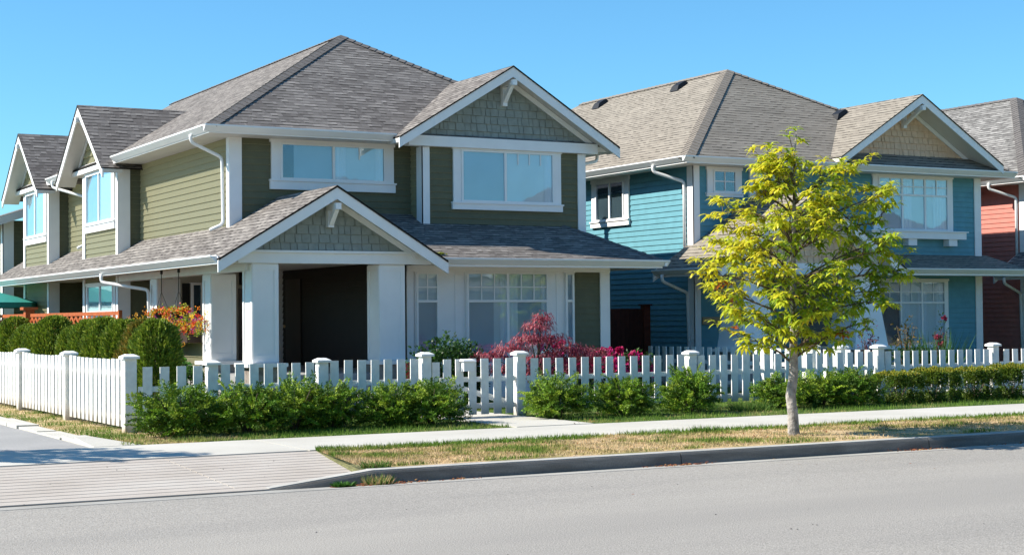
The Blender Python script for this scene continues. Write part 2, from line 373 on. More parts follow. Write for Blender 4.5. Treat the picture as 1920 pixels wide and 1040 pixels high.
def gable(parent, roofpart, axis, c_roof, c_wall, pk, zpk, halfL, halfR, zL, zR, back, barge=.21, sh=None, shm=SAGE, zbase=None, roofmat=None, gw=None, beam=None, bracket=True):
    """small gable roof. axis 'y': barge plane y=c_roof, ridge goes +y to 'back'. axis 'x': the same turned to face -x."""
    F = Face(axis, 0)
    W = lambda u, z, c: (u, c, z) if axis == 'y' else (c, u, z)
    uL, uR = pk-halfL, pk+halfR
    rb = MB()
    rb.slab([W(uL, zL, c_roof-.02), W(pk, zpk, c_roof-.02), W(pk, zpk, back), W(uL, zL, back)], .035)
    rb.slab([W(pk, zpk, c_roof-.02), W(uR, zR, c_roof-.02), W(uR, zR, back), W(pk, zpk, back)], .035)
    r = part('roof', rb, roofmat, parent)
    sb = MB(); t = .037
    endc = min(back, c_wall+.02)
    for (ua, za, ub, zb) in ((uL, zL, pk, zpk), (pk, zpk, uR, zR)):
        sb.slab([W(ua, za-t, c_roof+.03), W(ub, zb-t, c_roof+.03), W(ub, zb-t, endc), W(ua, za-t, endc)], .09)
    part('soffit', sb, SOFFIT, r)
    # barge boards: vertical section band
    bb = MB()
    for (ua, za, ub, zb) in ((uL-.01, zL, pk, zpk), (pk, zpk, uR+.01, zR)):
        z0, z1 = za-.036, zb-.036
        bb.hexa([W(ua, z0-barge, c_roof), W(ub, z1-barge, c_roof), W(ub, z1-barge, c_roof+.035), W(ua, z0-barge, c_roof+.035)],
                [W(ua, z0, c_roof), W(ub, z1, c_roof), W(ub, z1, c_roof+.035), W(ua, z0, c_roof+.035)])
    part('barge_board', bb, WHITE, r)
    # wall of the gable
    if sh:
        wL, wR, zb = sh; Fw = Face(axis, c_wall)
        sL = (zpk-zL)/halfL; sR = (zpk-zR)/halfR
        zp2 = zpk-.14
        aL = max(wL, pk-(zp2-zb)/sL); aR = min(wR, pk+(zp2-zb)/sR)
        shakes(Fw, (aL, aR, zb, pk, zp2), shm, parent)
        fr = MB()
        for s, sl in ((-1, sL), (1, sR)):
            ua = pk+s*(zp2-zb)/sl
            if s < 0: ua = max(ua, wL)
            else: ua = min(ua, wR)
            fr.hexa([Fw.P(ua, zp2-abs(ua-pk)*sl-.12, .028), Fw.P(pk, zp2-.12, .028), Fw.P(pk, zp2-.12, .06), Fw.P(ua, zp2-abs(ua-pk)*sl-.12, .06)],
                    [Fw.P(ua, zp2-abs(ua-pk)*sl, .028), Fw.P(pk, zp2, .028), Fw.P(pk, zp2, .06), Fw.P(ua, zp2-abs(ua-pk)*sl, .06)])
        part('rake_frieze', fr, WHITE, parent)
    if bracket:
        k = MB(); dd = c_wall-c_roof; Fw = Face(axis, c_wall); zt = zpk-barge-.10
        Fw.box(k, pk-.055, pk+.055, zt-.12, zt, .02, dd+.07)
        Fw.box(k, pk-.055, pk+.055, zt-.52, zt-.121, .02, .13)
        a = Fw.P(pk, zt-.42, .10); b = Fw.P(pk, zt-.08, dd-.06); k.bar(a, b, .09, .09)
        part('gable_bracket', k, WHITE, parent, bevel=.006)
    return r

def column(x0, x1, y0, y1, z0, z1, parent, taper=0, pier=True, label=None):
    mb = MB(); cx, cy = (x0+x1)/2, (y0+y1)/2; t = taper
    mb.hexa([(x0-t, y0-t, z0), (x1+t, y0-t, z0), (x1+t, y1+t, z0), (x0-t, y1+t, z0)], [(x0, y0, z1), (x1, y0, z1), (x1, y1, z1), (x0, y1, z1)])
    c = part('column', mb, WHITE, parent, label, bevel=.008)
    if not taper:
        tm = MB()
        for F, u0, u1 in ((Face('y', y0), x0, x1), (Face('x', x0), y0, y1)):
            e = .018
            F.box(tm, u0-.001, u0+.085, z0+.02, z1-.02, -.01, e); F.box(tm, u1-.085, u1+.001, z0+.02, z1-.02, -.01, e)
            F.box(tm, u0+.085, u1-.085, z1-.13, z1-.02, -.01, e-.001); F.box(tm, u0+.085, u1-.085, z0+.02, z0+.15, -.01, e-.001)
        part('panel_trim', tm, WHITE, c)
    if pier:
        cb = MB().box(x0-.14-t, x1+.14+t, y0-.14-t, y1+.14+t, z0-.07, z0-.001); part('pier_cap', cb, WHITE, c, bevel=.01)
        pb = MB().box(x0-.06-t, x1+.06+t, y0-.06-t, y1+.06+t, 0, z0-.071); part('pier', pb, STONE, c)
    return c

def roof_vent(x, y, z, parent, slope_axis='x', s=.6):
    mb = MB(); w2 = .2; h = .12
    z0 = lambda dx: z+dx*s
    mb.hexa([(x-w2, y-w2, z0(-w2)), (x+w2, y-w2, z0(w2)), (x+w2, y+w2, z0(w2)), (x-w2, y+w2, z0(-w2))],
            [(x-w2*.6, y-w2*.8, z0(-w2*.6)+h), (x+w2*.6, y-w2*.8, z0(w2*.6)+h), (x+w2*.6, y+w2*.8, z0(w2*.6)+h), (x-w2*.6, y+w2*.8, z0(-w2*.6)+h)])
    return part('roof_vent', mb, BLACKM, parent)

# ================================================================== HOUSE 1 (olive, left)
H = thing('house', 'olive green clapboard house with white porch columns, nearest the street corner', 'house', (14.5, 38, 0))
ZE = 5.54
ax, ay, az = 15.02, 35.27, 8.43
xL, yF, xR, yB = 10.13, 30.4, 19.6, 48.4
rb = MB()
rb.slab([(xL, yF, ZE), (ax, ay, az), (ax, yB, az), (xL, yB, ZE)], .06)
rb.slab([(xR, yF, ZE), (ax, ay, az), (xL, yF, ZE)], .06)
rb.slab([(xR, yF, ZE), (xR, yB, ZE), (ax, yB, az), (ax, ay, az)], .06)
roof = part('roof', rb, ROOF1, H, 'steep hipped main roof of weathered grey shingles')
cap_line((xL, yF, ZE+.01), (ax, ay, az+.01), roof, CAP1); cap_line((xR, yF, ZE+.01), (ax, ay, az+.01), roof, CAP1); cap_line((ax, yB, az+.01), (ax, ay, az+.01), roof, CAP1)
q = MB(); q.slab([(19.4, 33.3, 5.66), (20.5, 33.3, 5.50), (20.5, 46.5, 5.50), (19.4, 46.5, 5.66)], .16); part('shadow_roof', q, ROOF1, H)  # hidden roof, added to raise the shadow on the teal wall
q = MB(); q.box(18.75, 19.95, 33.6, 46.3, 0, 5.35); part('shadow_bay', q, OLIVE, H)  # hidden bay, added below that roof to cast shade too
pf = MB().tube([(20.3, 37.42, 5.4), (20.3, 37.42, 6.45)], .10, 10).lathe([(.02, .30), (.17, .20), (.19, .10), (.13, .0), (.02, 0)], (20.3, 37.42, 6.4), 12)
part('flue_pipe', pf, BLACKM, roof)
# solid core of the walls
cb = MB(); cb.box(10.83, 18.75, 31.1, 47.6, 2.9, 5.40); cb.box(14.9, 18.75, 30.53, 31.2, 3.3, 5.40); cb.box(13.93, 18.65, 29.33, 36.4, 0, 2.9); cb.box(11.25, 18.6, 36.33, 47.6, 0, 2.9)
cb.box(10.32, 11.3, 37.5, 40.67, 0, 5.4); cb.box(10.32, 11.3, 44.46, 47.5, 0, 5.4)
cb.poly([(10.84, 47.6, 5.4), (18.7, 47.6, 5.4), (ax, 47.6, 8.3)])
part('wall', cb, OLIVE, H)
# soffits
sf = MB(); sf.box(xL+.02, xR-.02, yF+.02, yB-.02, 5.375, 5.40); part('soffit', sf, SOFFIT, H)
fb = MB(); fb.box(xL, xR, yF, yF+.03, 5.37, 5.50); fb.box(xL, xL+.03, yF+.031, yB, 5.37, 5.50); fb.box(xR-.03, xR, yF+.031, yB, 5.37, 5.5); part('fascia', fb, WHITE, H)
gutter((xL-.12, yF), (14.15, yF), (0, -1), H, 5.525); gutter((xL, yF+.001), (xL, 37.25), (-1, 0), H, 5.525); gutter((xL, 41.85), (xL, 43.8), (-1, 0), H, 5.525)
FU = Face('y', 31.07); FB = Face('y', 30.5); FL = Face('x', 10.8); FBL = Face('x', 14.84)
siding(FU, 10.8, 14.84, 3.2, 5.38, OLIVE, H); siding(FL, 31.07, 37.47, 3.2, 5.38, OLIVE, H); siding(FB, 14.84, 18.8, 3.4, 5.38, OLIVE, H); siding(FBL, 30.5, 31.07, 3.4, 5.38, OLIVE, H)
siding(FL, 40.7, 44.43, 3.3, 5.38, OLIVE, H)
# corner boards
board(FU, 10.78, 11.02, 3.3, 5.38, H); board(FL, 31.02, 31.2, 3.3, 5.38, H, .02, .051)
board(FB, 14.79, 14.98, 3.5, 5.3, H); board(FBL, 30.45, 30.7, 3.5, 5.3, H, .02, .051); board(FB, 18.66, 18.86, 3.4, 5.3, H)
# upper windows
window(FU, 11.89, 14.165, 4.59, 5.27, H, trim=.24, tt=.13, mull=(13.02,), blinds=[(11.89, 12.15, 4.59, 5.27, ROOM), (12.15, 13.02, 4.59, 5.27, BLIND_D), (13.02, 14.165, 4.59, 5.27, BLIND)], curtain=[(13.05, 13.3, 4.59, 5.27), (13.98, 14.15, 4.59, 5.27)], grid=[(13.05, 14.16, 5.02, 5.27, 2, 1)], sill=.2)
window(FB, 15.77, 17.98, 4.2, 5.24, H, trim=.23, tt=.10, mull=(16.8,), blinds=[(15.77, 16.8, 4.2, 5.24, BLIND_D), (16.8, 17.98, 4.2, 5.24, BLIND)], curtain=[(17.8, 17.97, 4.2, 5.24)], grid=[(16.83, 17.97, 5.0, 5.24, 4, 1), (16.83, 17.97, 4.98, 5.0, 1, 1)], sill=.16)
# upper gable
gable(H, None, 'y', 30.0, 30.5, 16.78, 7.09, 2.70, 2.70, 5.45, 5.45, 33.2, sh=(14.5, 19.1, 5.52), roofmat=ROOF1)
bm_ = MB().box(14.45, 19.12, 30.34, 30.56, 5.31, 5.53); part('gable_beam', bm_, WHITE, H, bevel=.006)
gs = MB().box(14.2, 19.4, 30.05, 30.46, 5.28, 5.30); 
# left bays (two)
for (b0, b1, pk, yr0) in ((37.47, 40.7, 39.5, 1), (44.43, 47.5, 46.2, 2)):
    Fx = Face('x', 10.29); Fy = Face('y', b0)
    siding(Fx, b0, b1, 0.2, 5.40, OLIVE, H); siding(Fy, 10.29, 11.25, 0.2, 5.36, OLIVE, H)
    board(Fx, b0-.05, b0+.16, 0.2, 5.32, H); board(Fx, b1-.17, b1+.03, 0.2, 5.32, H); board(Fy, 10.24, 10.53, 0.2, 5.32, H, .02, .051)
    window(Fx, b0+.42, b1-.45, 4.12, 5.28, H, trim=.19, tt=.12, mull=((b0+b1)/2,), blinds=[(b0+.42, (b0+b1)/2, 4.12, 5.28, BLIND), ((b0+b1)/2, b1-.45, 4.12, 5.28, BLIND_D)], sill=.2)
    gable(H, None, 'x', 9.82, 10.29, pk, 6.99, 2.25, 2.25, 5.27, 5.27, 12.7, sh=(pk-1.7, pk+1.7, 5.62), shm=OLIVE, roofmat=ROOF1)
    hb = MB(); Fx.box(hb, b0-.05, b1+.05, 5.40, 5.60, .0, .07); part('gable_beam', hb, WHITE, H)
Fx = Face('x', 10.29)
window(Fx, 37.85, 40.15, .95, 2.52, H, trim=.19, tt=.1, mull=(39.0,), trans=(1.9,), blinds=[(37.85, 40.15, 1.9, 2.52, BLIND), (37.85, 40.15, .95, 1.9, BLIND_D)])
siding(Face('x', 11.2), 36.3, 37.47, 0.2, 2.8, OLIVE, H)
# lower side roof joined with the porch gable
SL = .6; z0 = 2.80; px_, pz = 11.83, 4.20
lr = MB()
lr.slab([(9.5, 27.98, z0), (11.83, 27.98, pz), (11.83, 31.07, pz), (10.8, 31.07, z0+SL*1.3), (10.8, 49.5, z0+SL*1.3), (9.5, 49.5, z0)], .04)
lr.slab([(11.83, 27.98, pz), (14.16, 27.98, z0), (14.16, 31.06, z0), (11.83, 31.06, pz)], .04)
lr.slab([(13.9, 28.4, 2.87), (19.5, 28.4, 2.87), (18.3, 30.5, 3.69), (14.84, 30.5, 3.69)], .04)
lr.slab([(13.9, 28.4, 2.87), (14.84, 30.5, 3.69), (14.84, 31.07, 3.91), (12.2, 31.07, 3.91)], .04)
lr.slab([(19.5, 28.4, 2.87), (18.95, 30.5, 3.56), (18.3, 30.5, 3.69)], .04); lr.slab([(19.5, 28.4, 2.87), (19.5, 30.5, 2.9), (18.95, 30.5, 3.56)], .04)
lroof = part('porch_roof', lr, ROOF1, H, 'lower shingled roof that wraps the porch with a front gable')
cap_line((19.5, 28.4, 2.885), (18.3, 30.5, 3.71), lroof, CAP1, .11)
bb = MB()
for (ua, za, ub, zb) in ((9.49, z0, px_, pz), (px_, pz, 14.17, z0)):
    a_, b_ = za-.041, zb-.041
    bb.hexa([(ua, 28.0, a_-.22), (ub, 28.0, b_-.22), (ub, 28.04, b_-.22), (ua, 28.04, a_-.22)], [(ua, 28.0, a_), (ub, 28.0, b_), (ub, 28.04, b_), (ua, 28.04, a_)])
part('barge_board', bb, WHITE, lroof)
sb = MB()
sb.slab([(9.55, 28.04, z0-.04), (11.83, 28.04, pz-.041), (11.83, 28.47, pz-.041), (9.55, 28.47, z0-.04)], .06); sb.slab([(11.83, 28.04, pz-.041), (14.12, 28.04, z0-.04), (14.12, 28.47, z0-.04), (11.83, 28.47, pz-.041)], .06)
sb.box(9.53, 10.9, 28.5, 49.5, 2.742, 2.76)
sb.box(14.0, 19.45, 28.43, 30.5, 2.742, 2.76)
part('soffit', sb, SOFFIT, lroof)
fb = MB(); fb.box(9.5, 9.53, 28.05, 49.5, 2.70, 2.835); fb.box(14.1, 19.5, 28.4, 28.43, 2.70, 2.845); fb.box(19.47, 19.5, 28.431, 30.5, 2.70, 2.845); part('fascia', fb, WHITE, H)
gutter((9.5, 28.1), (9.5, 49.4), (-1, 0), H, 2.86); gutter((14.17, 28.4), (19.62, 28.4), (0, -1), H, 2.87); gutter((19.5, 28.3), (19.5, 30.5), (1, 0), H, 2.87)
FG = Face('y', 28.45)
shakes(FG, (10.05, 13.62, 2.955, 11.83, 4.03), SAGE, H)
fr = MB()
for s in (-1, 1):
    ua = px_+s*1.83; fr.hexa([FG.P(ua, 2.83, .028), FG.P(px_, 3.92, .028), FG.P(px_, 3.92, .06), FG.P(ua, 2.83, .06)], [FG.P(ua, 2.95, .028), FG.P(px_, 4.05, .028), FG.P(px_, 4.05, .06), FG.P(ua, 2.95, .06)])
part('rake_frieze', fr, WHITE, H)
k = MB(); FG.box(k, px_-.055, px_+.055, 3.74, 3.86, .02, .52); FG.box(k, px_-.06, px_+.06, 3.42, 3.739, .02, .15); k.bar(FG.P(px_, 3.48, .12), FG.P(px_, 3.76, .40), .09, .09); part('gable_bracket', k, WHITE, H, bevel=.006)
be = MB(); be.box(10.02, 14.0, 28.42, 28.66, 2.735, 2.955); be.box(10.24, 10.48, 28.661, 37.4, 2.60, 2.741); be.box(10.02, 13.75, 28.36, 28.419, 2.93, 2.975)
part('porch_beam', be, WHITE, H, bevel=.006)
pc = MB(); pc.box(10.5, 13.88, 28.67, 36.3, 2.84, 2.86); part('porch_ceiling', pc, SOFFIT, H)
column(10.32, 10.83, 28.5, 29.0, .86, 2.734, H); column(12.92, 13.45, 28.5, 29.06, .86, 2.734, H); column(10.32, 10.83, 30.88, 31.38, .86, 2.60, H); column(10.32, 10.83, 34.55, 35.05, .86, 2.60, H)
dk = MB(); dk.box(10.3, 13.9, 28.7, 36.3, .0, .62); part('porch_deck', dk, mat('deck_paint', (.30, .30, .30), .7, 4, .15), H)
st = MB(); st.box(11.3, 12.6, 28.35, 28.69, 0, .42); st.box(11.3, 12.6, 28.0, 28.349, 0, .21); part('porch_step', st, mat('concrete_step', (.42, .41, .39), .85, 4, .12), H)
# left-facing porch wall, shade painted into its siding, with the front door
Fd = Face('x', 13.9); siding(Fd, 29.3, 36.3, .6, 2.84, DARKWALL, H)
# back wall of the porch
Fk = Face('y', 36.3); siding(Fk, 11.2, 13.9, .6, 2.84, mat('cream_porch_wall', (.46, .43, .36), .6, 4, .06), H)
board(Fk, 13.72, 13.9, .6, 2.84, H, .025, .06); board(Fk, 11.2, 11.34, .6, 2.84, H, .025, .06)
dw = MB(); Fk.box(dw, 11.42, 11.60, .65, 2.54, .025, .05); Fk.box(dw, 11.95, 12.15, .65, 2.54, .025, .05); part('dark_panel', dw, DARKGLS, H)  # near-black panels either side of the porch window
window(Fk, 11.68, 11.86, 1.6, 2.5, H, trim=.06, blinds=[(11.68, 11.86, 1.6, 2.5, ROOM)])
dd = MB(); Fk.box(dd, 12.78, 12.98, .62, 2.42, .025, .06); door = part('front_door', dd, mat('grey_door', (.14, .12, .11), .5, 4, .1), H, bevel=.005)
dh = MB(); Fk.box(dh, 12.80, 12.99, 2.5, 2.8, .03, .06); part('transom', dh, DARKGLS, door)
# door on the dark side wall with a knob
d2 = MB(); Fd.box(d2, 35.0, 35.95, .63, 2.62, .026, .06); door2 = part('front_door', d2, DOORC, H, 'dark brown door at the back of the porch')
kn = MB().lathe([(.001, 0), (.035, .012), (.04, .035), (.02, .055), (.001, .06)], (0, 0, 0), 12)
ko = part('knob', kn, mat('brass', (.55, .42, .22), .3, 4, .05, metal=1), door2); ko.location = Vector(ko.location)+Vector((13.82, 35.9, 1.52)); ko.rotation_euler = (0, -R_(90), 0)
# front room wall (white panels, windows, dark strip)
Ff = Face('y', 29.3)
wp = MB(); Ff.box(wp, 13.9, 17.8, 0, 2.74, 0, .03); Ff.box(wp, 14.95, 15.0, .1, 2.6, .03, .045); Ff.box(wp, 17.36, 17.40, .1, 2.6, .03, .045); part('wall_panel', wp, WHITE, H)
siding(Ff, 17.8, 18.72, .1, 2.74, OLIVE, H)
board(Ff, 18.46, 18.70, .1, 2.74, H); board(Ff, 13.86, 14.0, .1, 2.74, H, .03, .055)
hd = MB(); Ff.box(hd, 13.86, 18.7, 2.63, 2.741, .031, .07); part('frieze_board', hd, WHITE, H)
window(Ff, 14.10, 14.52, .9, 2.57, H, trim=.07, tt=.06, trans=(2.02,), grid=[(14.1, 14.52, 2.04, 2.57, 2, 2)], blinds=[(14.1, 14.52, 2.02, 2.57, BLIND), (14.1, 14.52, .9, 2.02, BLIND_D)])
window(Ff, 15.25, 17.10, .75, 2.58, H, trim=.07, tt=.06, mull=(16.17,), trans=(2.02,), grid=[(15.25, 16.15, 2.04, 2.58, 3, 2), (16.19, 17.1, 2.04, 2.58, 3, 2)], blinds=[(15.25, 15.85, .75, 2.02, BLIND_D), (15.85, 16.17, .75, 2.02, BLIND), (16.17, 17.1, .75, 2.02, BLIND_D), (15.25, 17.1, 2.02, 2.58, BLIND)], curtain=[(16.0, 16.15, .75, 2.5), (16.2, 16.42, .75, 2.5), (16.98, 17.09, .75, 2.5)])
window(Ff, 17.62, 17.74, .9, 2.57, H, trim=.05, tt=.06, trans=(2.02,), blinds=[(17.62, 17.74, .9, 2.57, BLIND_D)])
# knee wall and planter
Fn = Face('x', 10.4); siding(Fn, 31.45, 34.5, 0.1, 1.22, OLIVE, H)
kc = MB().box(10.42, 10.52, 31.45, 34.5, 0.1, 1.22); part('porch_rail_wall', kc, OLIVE, H)
# downspouts
downspout(smooth_pts([(10.06, 31.35, 5.42), (10.06, 31.35, 5.27), (10.70, 31.3, 4.98), (10.72, 31.3, 3.62), (10.45, 31.35, 3.5)]), H)
downspout(smooth_pts([(10.06, 43.2, 5.42), (10.06, 43.2, 5.25), (10.72, 42.3, 4.95), (10.72, 42.3, 3.7), (10.5, 42.3, 3.6)]), H)
downspout(smooth_pts([(9.44, 35.9, 2.74), (9.44, 35.9, 2.55), (10.22, 34.9, 2.36), (10.24, 34.75, .2)]), H)
downspout(smooth_pts([(19.45, 30.9, 5.42), (19.45, 30.9, 5.22), (18.93, 30.7, 5.10), (18.93, 30.7, 3.7)]), H)

# farther wing of the row, beyond the second bay
H0 = thing('house', 'far end wing of the olive row, lower roofed, at the left edge of the picture', 'house', (12, 52, 0))
q = MB(); q.box(10.32, 16, 50.55, 58, 0, 4.75); part('wall', q, OLIVE, H0)
siding(Face('x', 10.29), 50.5, 58, 3.2, 4.8, OLIVE, H0); siding(Face('y', 50.5), 10.29, 14, .2, 4.8, OLIVE, H0)
board(Face('y', 50.5), 10.24, 10.58, .2, 4.8, H0); board(Face('x', 10.29), 50.45, 50.7, .2, 4.8, H0, .02, .051)
q = MB(); q.slab([(9.7, 50.0, 4.75), (12.6, 50.0, 5.75), (12.6, 58, 5.75), (9.7, 58, 4.75)], .2); q.slab([(12.6, 50.0, 5.75), (16.5, 50.0, 4.7), (16.5, 58, 4.7), (12.6, 58, 5.75)], .2)
part('roof', q, ROOF1, H0)
q = MB(); q.hexa([(9.7, 49.96, 4.5), (12.6, 49.96, 5.5), (12.6, 49.99, 5.5), (9.7, 49.99, 4.5)], [(9.7, 49.96, 4.74), (12.6, 49.96, 5.74), (12.6, 49.99, 5.74), (9.7, 49.99, 4.74)]); part('barge_board', q, SOFFIT, H0)

# ================================================================== HOUSES 2 and 3 (teal, coral)
def house_b(dx, dy, label, SID, GAB, ROOF, CAP, DOORM, full=True):
    H = thing('house', label, 'house', (28+dx, 38+dy, 0))
    T = lambda x, y, z: (x+dx, y+dy, z)
    xL, yF, xR, yB = 22.46+dx, 31.64+dy, 33.42+dx, 49+dy; ax, ay, az = 27.49+dx, 36.68+dy, 8.65
    rb = MB(); rb.slab([(xL, yF, ZE), (ax, ay, az), (ax, yB-4.5, az), (xL, yB, ZE)], .06); rb.slab([(xR, yF, ZE), (ax, ay, az), (xL, yF, ZE)], .06)
    rb.slab([(xR, yF, ZE), (xR, yB, ZE), (ax, yB-4.5, az), (ax, ay, az)], .06); rb.slab([(xL, yB, ZE), (ax, yB-4.5, az), (xR, yB, ZE)], .06)
    roof = part('roof', rb, ROOF, H)
    cap_line((xL, yF, ZE+.01), (ax, ay, az+.01), roof, CAP, .2); cap_line((xR, yF, ZE+.01), (ax, ay, az+.01), roof, CAP, .17); cap_line((ax, yB-4.5, az+.01), (ax, ay, az+.01), roof, CAP)
    for y_ in ((38.3, 42.6) if full else (40.0,)): roof_vent(ax-.55, y_+dy, az-.32, roof, s=.617)
    cb = MB(); cb.box(23.13+dx, 32.67+dx, 32.31+dy, 48+dy, 0, 5.40); part('wall', cb, SID, H)
    sf = MB(); sf.box(xL+.02, xR-.02, yF+.02, yB-.02, 5.375, 5.40); part('soffit', sf, SOFFIT, H)
    fb = MB(); fb.box(xL, xR, yF, yF+.03, 5.37, 5.50); fb.box(xL, xL+.03, yF+.031, yB, 5.37, 5.50); part('fascia', fb, WHITE, H)
    gutter((xL-.12, yF), (xR, yF), (0, -1), H, 5.535); gutter((xL, yF+.001), (xL, yB), (-1, 0), H, 5.535)
    Fl = Face('x', 23.1+dx); Ff = Face('y', 32.28+dy)
    siding(Fl, 32.28+dy, 48+dy, .2, 5.38, SID, H); siding(Ff, 23.1+dx, 32.7+dx, .2, 5.38, SID, H)
    board(Fl, 32.23+dy, 32.47+dy, .2, 5.38, H, .02, .051); board(Ff, 23.05+dx, 23.26+dx, .2, 5.38, H); board(Ff, 32.5+dx, 32.74+dx, .2, 5.38, H)
    window(Fl, 35.35+dy, 36.65+dy, 4.28, 5.22, H, trim=.26, tt=.2, mull=(36.0+dy,), blinds=[(35.35+dy, 36.65+dy, 4.28, 5.22, ROOM)], sill=.16)
    downspout(smooth_pts([T(22.4, 33.0, 5.42), T(22.4, 33.0, 5.26), T(23.02, 32.55, 5.0), T(23.02, 32.55, 3.2)]), H, .042)
    if full:
        window(Ff, 23.71, 24.33, 4.77, 5.25, H, trim=.22, tt=.12, grid=[(23.71, 24.33, 4.77, 5.25, 2, 2)], blinds=[(23.71, 24.33, 4.77, 5.25, ROOM)], sill=.1)
        window(Ff, 25.02, 25.66, 4.77, 5.25, H, trim=.22, tt=.12, grid=[(25.02, 25.66, 4.77, 5.25, 2, 2)], blinds=[(25.02, 25.66, 4.77, 5.25, ROOM)], sill=.1)
        window(Ff, 29.07, 31.46, 3.95, 5.28, H, trim=.22, tt=.1, mull=(29.85, 30.66), trans=(4.85,), grid=[(29.07, 29.83, 4.87, 5.28, 2, 2), (29.88, 30.63, 4.87, 5.28, 2, 2), (30.69, 31.46, 4.87, 5.28, 2, 2)],
               blinds=[(29.07, 29.85, 3.95, 4.85, BLIND_D), (29.85, 31.46, 3.95, 5.28, BLIND), (29.07, 29.85, 4.85, 5.28, BLIND)], sill=.03, curtain=[(29.9, 30.2, 3.95, 5.2), (30.95, 31.4, 3.95, 5.2)])
        sb = MB(); Ff.box(sb, 28.6, 31.95, 3.68, 3.86, .02, .28); Ff.box(sb, 29.9, 30.2, 3.50, 3.679, .02, .24); Ff.box(sb, 31.35, 31.65, 3.50, 3.679, .02, .24); Ff.box(sb, 28.55, 32.0, 3.861, 3.89, .02, .32); part('window_shelf', sb, WHITE, H, bevel=.006)
        window(Ff, 29.0, 31.3, .85, 2.52, H, trim=.16, tt=.1, mull=(29.75, 30.5), trans=(1.98,), grid=[(29.0, 29.73, 2.0, 2.52, 2, 2), (29.78, 30.48, 2.0, 2.52, 2, 2), (30.53, 31.3, 2.0, 2.52, 2, 2)],
               blinds=[(29.0, 29.75, .85, 1.98, ROOM), (29.75, 31.3, .85, 2.52, BLIND), (29.0, 29.75, 1.98, 2.52, BLIND_D)], curtain=[(29.8, 30.1, .85, 2.3), (30.35, 30.7, .85, 2.3), (31.0, 31.25, .85, 2.5)])
        wb = MB(); Ff.box(wb, 28.2, 28.84, .2, 2.66, .026, .05); part('wall_panel', wb, WHITE, H)
        gable(H, None, 'y', 31.5, 32.28, 29.95, 7.46, 2.8, 2.9, 5.70, 5.70, 34.9, sh=(27.4, 32.6, 5.90), shm=GAB, roofmat=ROOF)
        r_ = roof_vent(29.4, 34.2, 7.15, roof, s=.6)
        bp = MB(); Ff.box(bp, 23.3, 24.1, 1.46, 1.65, .03, .08); part('plaque', bp, mat('tan_board', (.40, .29, .17), .7, 6, .1), H)
        bk = MB(); bk.hexa([T(24.9, 30.9, 1.5), T(25.5, 30.9, 1.5), T(25.5, 31.0, 1.5), T(24.9, 31.0, 1.5)], [T(25.1, 30.9, 2.3), T(25.3, 30.9, 2.3), T(25.3, 31.0, 2.3), T(25.1, 31.0, 2.3)])
        dr = MB(); Ff.box(dr, 26.45, 27.45, .5, 2.45, .03, .07); part('front_door', dr, TEALDOOR, H)
        dk = MB(); dk.box(22.5, 27.9, 29.9, 32.25, 0, .5); part('porch_deck', dk, mat('grey_deck', (.3, .3, .3), .7, 4, .15), H)
    # front lower roof and porch gable
    lr = MB(); lr.slab([T(26.8, 31.2, 2.86), T(33.4, 31.2, 2.86), T(32.95, 32.28, 3.27), T(26.8, 32.28, 3.27)], .04); lr.slab([T(33.4, 31.2, 2.86), T(33.4, 32.3, 2.87), T(32.95, 32.28, 3.27)], .04)
    lf = part('porch_roof', lr, ROOF, H)
    fb = MB(); fb.box(27.7+dx, 33.4+dx, 31.2+dy, 31.23+dy, 2.68, 2.84); fb.box(22.12+dx, 22.15+dx, 29.9+dy, 32.5+dy, 2.62, 2.76); part('fascia', fb, WHITE, H)
    gutter((27.75+dx, 31.2+dy), (33.52+dx, 31.2+dy), (0, -1), H, 2.86); gutter((22.1+dx, 29.85+dy), (22.1+dx, 32.5+dy), (-1, 0), H, 2.80)
    s2 = MB(); s2.box(27.5+dx, 33.38+dx, 31.24+dy, 32.27+dy, 2.70, 2.72); s2.box(22.16+dx, 27.7+dx, 29.9+dy, 32.27+dy, 2.64, 2.66); part('soffit', s2, SOFFIT, H)
    gable(H, None, 'y', 29.8+dy, 30.3+dy, 24.9+dx, 4.62, 2.82, 2.82, 2.80, 2.80, 32.27+dy, sh=(22.6+dx, 27.2+dx, 2.92), shm=GAB, roofmat=ROOF)
    gs = MB(); gs.slab([T(22.1, 32.27, 2.80), T(23.05, 32.27, 3.42), T(23.05, 32.5, 3.42), T(22.1, 32.5, 2.80)], .04); part('roof_return', gs, ROOF, H)
    ge = MB(); ge.hexa([T(22.05, 32.5, 2.52), T(23.05, 32.5, 3.16), T(23.05, 32.54, 3.16), T(22.05, 32.54, 2.52)], [T(22.05, 32.5, 2.76), T(23.05, 32.5, 3.40), T(23.05, 32.54, 3.40), T(22.05, 32.54, 2.76)]); part('barge_end', ge, WHITE, H)
    be = MB(); be.box(22.55+dx, 27.3+dx, 30.25+dy, 30.5+dy, 2.66, 2.92); part('porch_beam', be, WHITE, H, bevel=.006)
    column(22.95+dx, 23.55+dx, 30.1+dy, 30.7+dy, .9, 2.655, H, taper=.2); column(26.35+dx, 26.95+dx, 30.1+dy, 30.7+dy, .9, 2.655, H, taper=.22)
    downspout(smooth_pts([T(22.02, 32.1, 2.68), T(22.02, 32.1, 2.52), T(23.0, 32.42, 2.24), T(23.02, 32.4, .2)]), H, .042)
    return H
house_b(0, 0, 'teal blue clapboard house with a tan shingled gable, middle of the row', TEAL, TANG, ROOF2, CAP2, TEALDOOR)
house_b(12.1, .66, 'coral red clapboard house half cut off by the right edge', CORAL, TANG, ROOF3, CAP1, DOORC, full=False)
